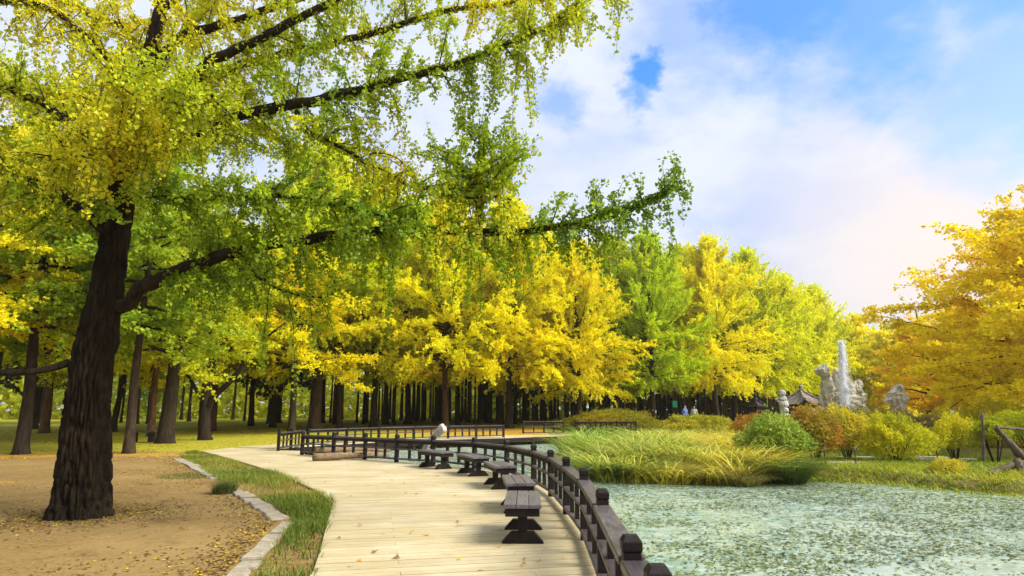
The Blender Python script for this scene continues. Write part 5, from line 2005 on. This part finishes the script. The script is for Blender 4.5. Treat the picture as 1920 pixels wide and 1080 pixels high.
# green sign on a post among the trunks
p = at_ground(1267, 52)
sg = tag(empty('park_sign', p), 'small green sign on a dark post among the trunks', 'sign')
obj('panel', box_mesh('panel', 0.40, 0.04, 0.52, M['green'], 0.004), sg, (0, -0.06, 1.80))
obj('post', box_mesh('post', 0.07, 0.07, 2.2, M['rail'], 0.004), sg, (0, 0, 0.9))


# people walking far behind the reeds
def person(px, Y, h, shirt, lab, face, stride):
    p = at_ground(px, Y)
    root_ = tag(empty('person', p, face), lab, 'person', 'people on the far path')
    k = h / 1.7
    J = {'pel': (0, 0, .92), 'waist': (0, .01, 1.08), 'chest': (0, .01, 1.30), 'neck': (0, .01, 1.46), 'head0': (0, .0, 1.54), 'head1': (0, -.01, 1.64), 'top': (0, 0, 1.70),
         'hl': (.10, 0, .88), 'kl': (.11, -.10 * stride, .48), 'al': (.11, .02 + .06 * stride, .09), 'tl': (.12, -.13, .03),
         'hr': (-.10, 0, .88), 'kr': (-.11, .04 * stride, .48), 'ar': (-.11, .16 * stride, .10), 'tr': (-.12, .04, .03),
         'sl': (.18, .01, 1.40), 'el': (.24, .05, 1.13), 'wl': (.23, -.05, .90), 'fl': (.22, -.08, .80),
         'sr': (-.18, .01, 1.40), 'er': (-.24, .03, 1.13), 'wr': (-.23, -.10, .92), 'fr': (-.22, -.14, .83)}
    E = [('pel', 'waist'), ('waist', 'chest'), ('chest', 'neck'), ('neck', 'head0'), ('head0', 'head1'), ('head1', 'top'), ('pel', 'hl'), ('hl', 'kl'), ('kl', 'al'), ('al', 'tl'),
         ('pel', 'hr'), ('hr', 'kr'), ('kr', 'ar'), ('ar', 'tr'), ('chest', 'sl'), ('sl', 'el'), ('el', 'wl'), ('wl', 'fl'), ('chest', 'sr'), ('sr', 'er'), ('er', 'wr'), ('wr', 'fr')]
    Rr = {'pel': .15, 'waist': .14, 'chest': .15, 'neck': .055, 'head0': .085, 'head1': .095, 'top': .06, 'h': .10, 'k': .065, 'a': .045, 't': .04, 's': .07, 'e': .05, 'w': .035, 'f': .03}
    bm = bmesh.new()
    lay_ = bm.verts.layers.skin.verify()
    vs = {}
    for nme, c in J.items():
        v = bm.verts.new([q * k for q in c])
        rr = Rr.get(nme, Rr.get(nme[0], .05)) * k
        v[lay_].radius = (rr, rr)
        v[lay_].use_root = nme == 'pel'
        vs[nme] = v
    for a, b in E:
        bm.edges.new((vs[a], vs[b]))
    me = bpy.data.meshes.new('body')
    bm.to_mesh(me)
    bm.free()
    # clothes by height, as cloth colours
    m, kk, out = new_mat('person_cloth')
    tc = kk.node('ShaderNodeTexCoord')
    sp = kk.node('ShaderNodeSeparateXYZ')
    kk.l.new(tc.outputs['Object'], sp.inputs[0])
    c1 = kk.mix(kk.math('GREATER_THAN', sp.outputs[2], 0.93 * k), (0.025, 0.027, 0.045), shirt)
    c2 = kk.mix(kk.math('GREATER_THAN', sp.outputs[2], 1.46 * k), c1, (0.5, 0.31, 0.22))
    principled(kk, out, c2, 0.85, 0.2)
    me.materials.append(m)
    b = obj('body', me, root_)
    md = b.modifiers.new('skin', 'SKIN')
    md.use_smooth_shade = True
    b.modifiers.new('sub', 'SUBSURF').render_levels = 1
    bm = bmesh.new()
    bmesh.ops.create_icosphere(bm, subdivisions=2, radius=0.115 * k)
    for v in bm.verts:
        v.co.z = v.co.z * 0.95 + 1.64 * k
        v.co.y += 0.025
        if v.co.y < -0.03 and v.co.z < 1.66 * k:
            v.co.y = 0.03
    obj('hair', bm_mesh('hair', bm, M['hair'], True), root_)


person(1286, 51, 1.70, (0.12, 0.18, 0.45), 'person in a blue top walking far behind the reeds', 0.4, 1.0)
person(1303, 52, 1.64, (0.62, 0.60, 0.64), 'person in a pale top walking right of the one in blue', -0.3, -1.0)

# garden bench on the lawn
p = dp(268, 820, 31.5)
p.z = ground_z(p.x, p.y)
gb = tag(empty('garden_bench', p, 0.12), 'dark slab bench on the lawn between slim and thick trunks', 'bench')
obj('seat', box_mesh('seat', 1.25, 0.42, 0.09, M['railtop'], 0.01), gb, (0, 0, 0.50))
for sx in (-1, 1):
    obj('leg', box_mesh('leg', 0.22, 0.34, 0.46, M['rail'], 0.01), gb, (sx * 0.40, 0, 0.22))

# white van parked far behind the trunks
p = at_ground(900, 112)
van = tag(empty('parked_van', p, 0.05), 'long white vehicle parked far off behind the trunks', 'van')
bm = bmesh.new()
prof = [(-2.6, .45), (2.35, .45), (2.6, .6), (2.55, 1.15), (2.1, 1.25), (1.6, 2.05), (-2.45, 2.1), (-2.6, 1.9)]
obj('body', prism_mesh('body', prof, 1.8, M['white'], 0.05), van)
for x in (-1.6, -0.5, 0.6):
    obj('window', box_mesh('window', 0.95, 0.03, 0.55, M['glass'], 0.004), van, (x, -0.905, 1.6))
for x in (-1.6, 1.6):
    for sy in (-1, 1):
        T = Tubes().add([(x, sy * .72, .36), (x, sy * .93, .36)], [.36, .36], 16)
        obj('wheel', T.mesh('wheel', M['rubber'], False), van)

# ---------------------------------------------------------------- haze added to stand in for lens flare
m, k, out = new_mat('flare_haze')
pv = k.node('ShaderNodeVolumePrincipled')
pv.inputs['Color'].default_value = (1.0, 0.86, 0.62, 1)
pv.inputs['Density'].default_value = HAZE_D
pv.inputs['Anisotropy'].default_value = 0.72
k.l.new(pv.outputs[0], out.inputs['Volume'])
hz = obj('haze', box_mesh('haze', 860, 560, 30, m, 0), None, (0, 205, 12.6))
tag(hz, 'thin warm haze volume added for the flare glow at the right', None, None, 'stuff')
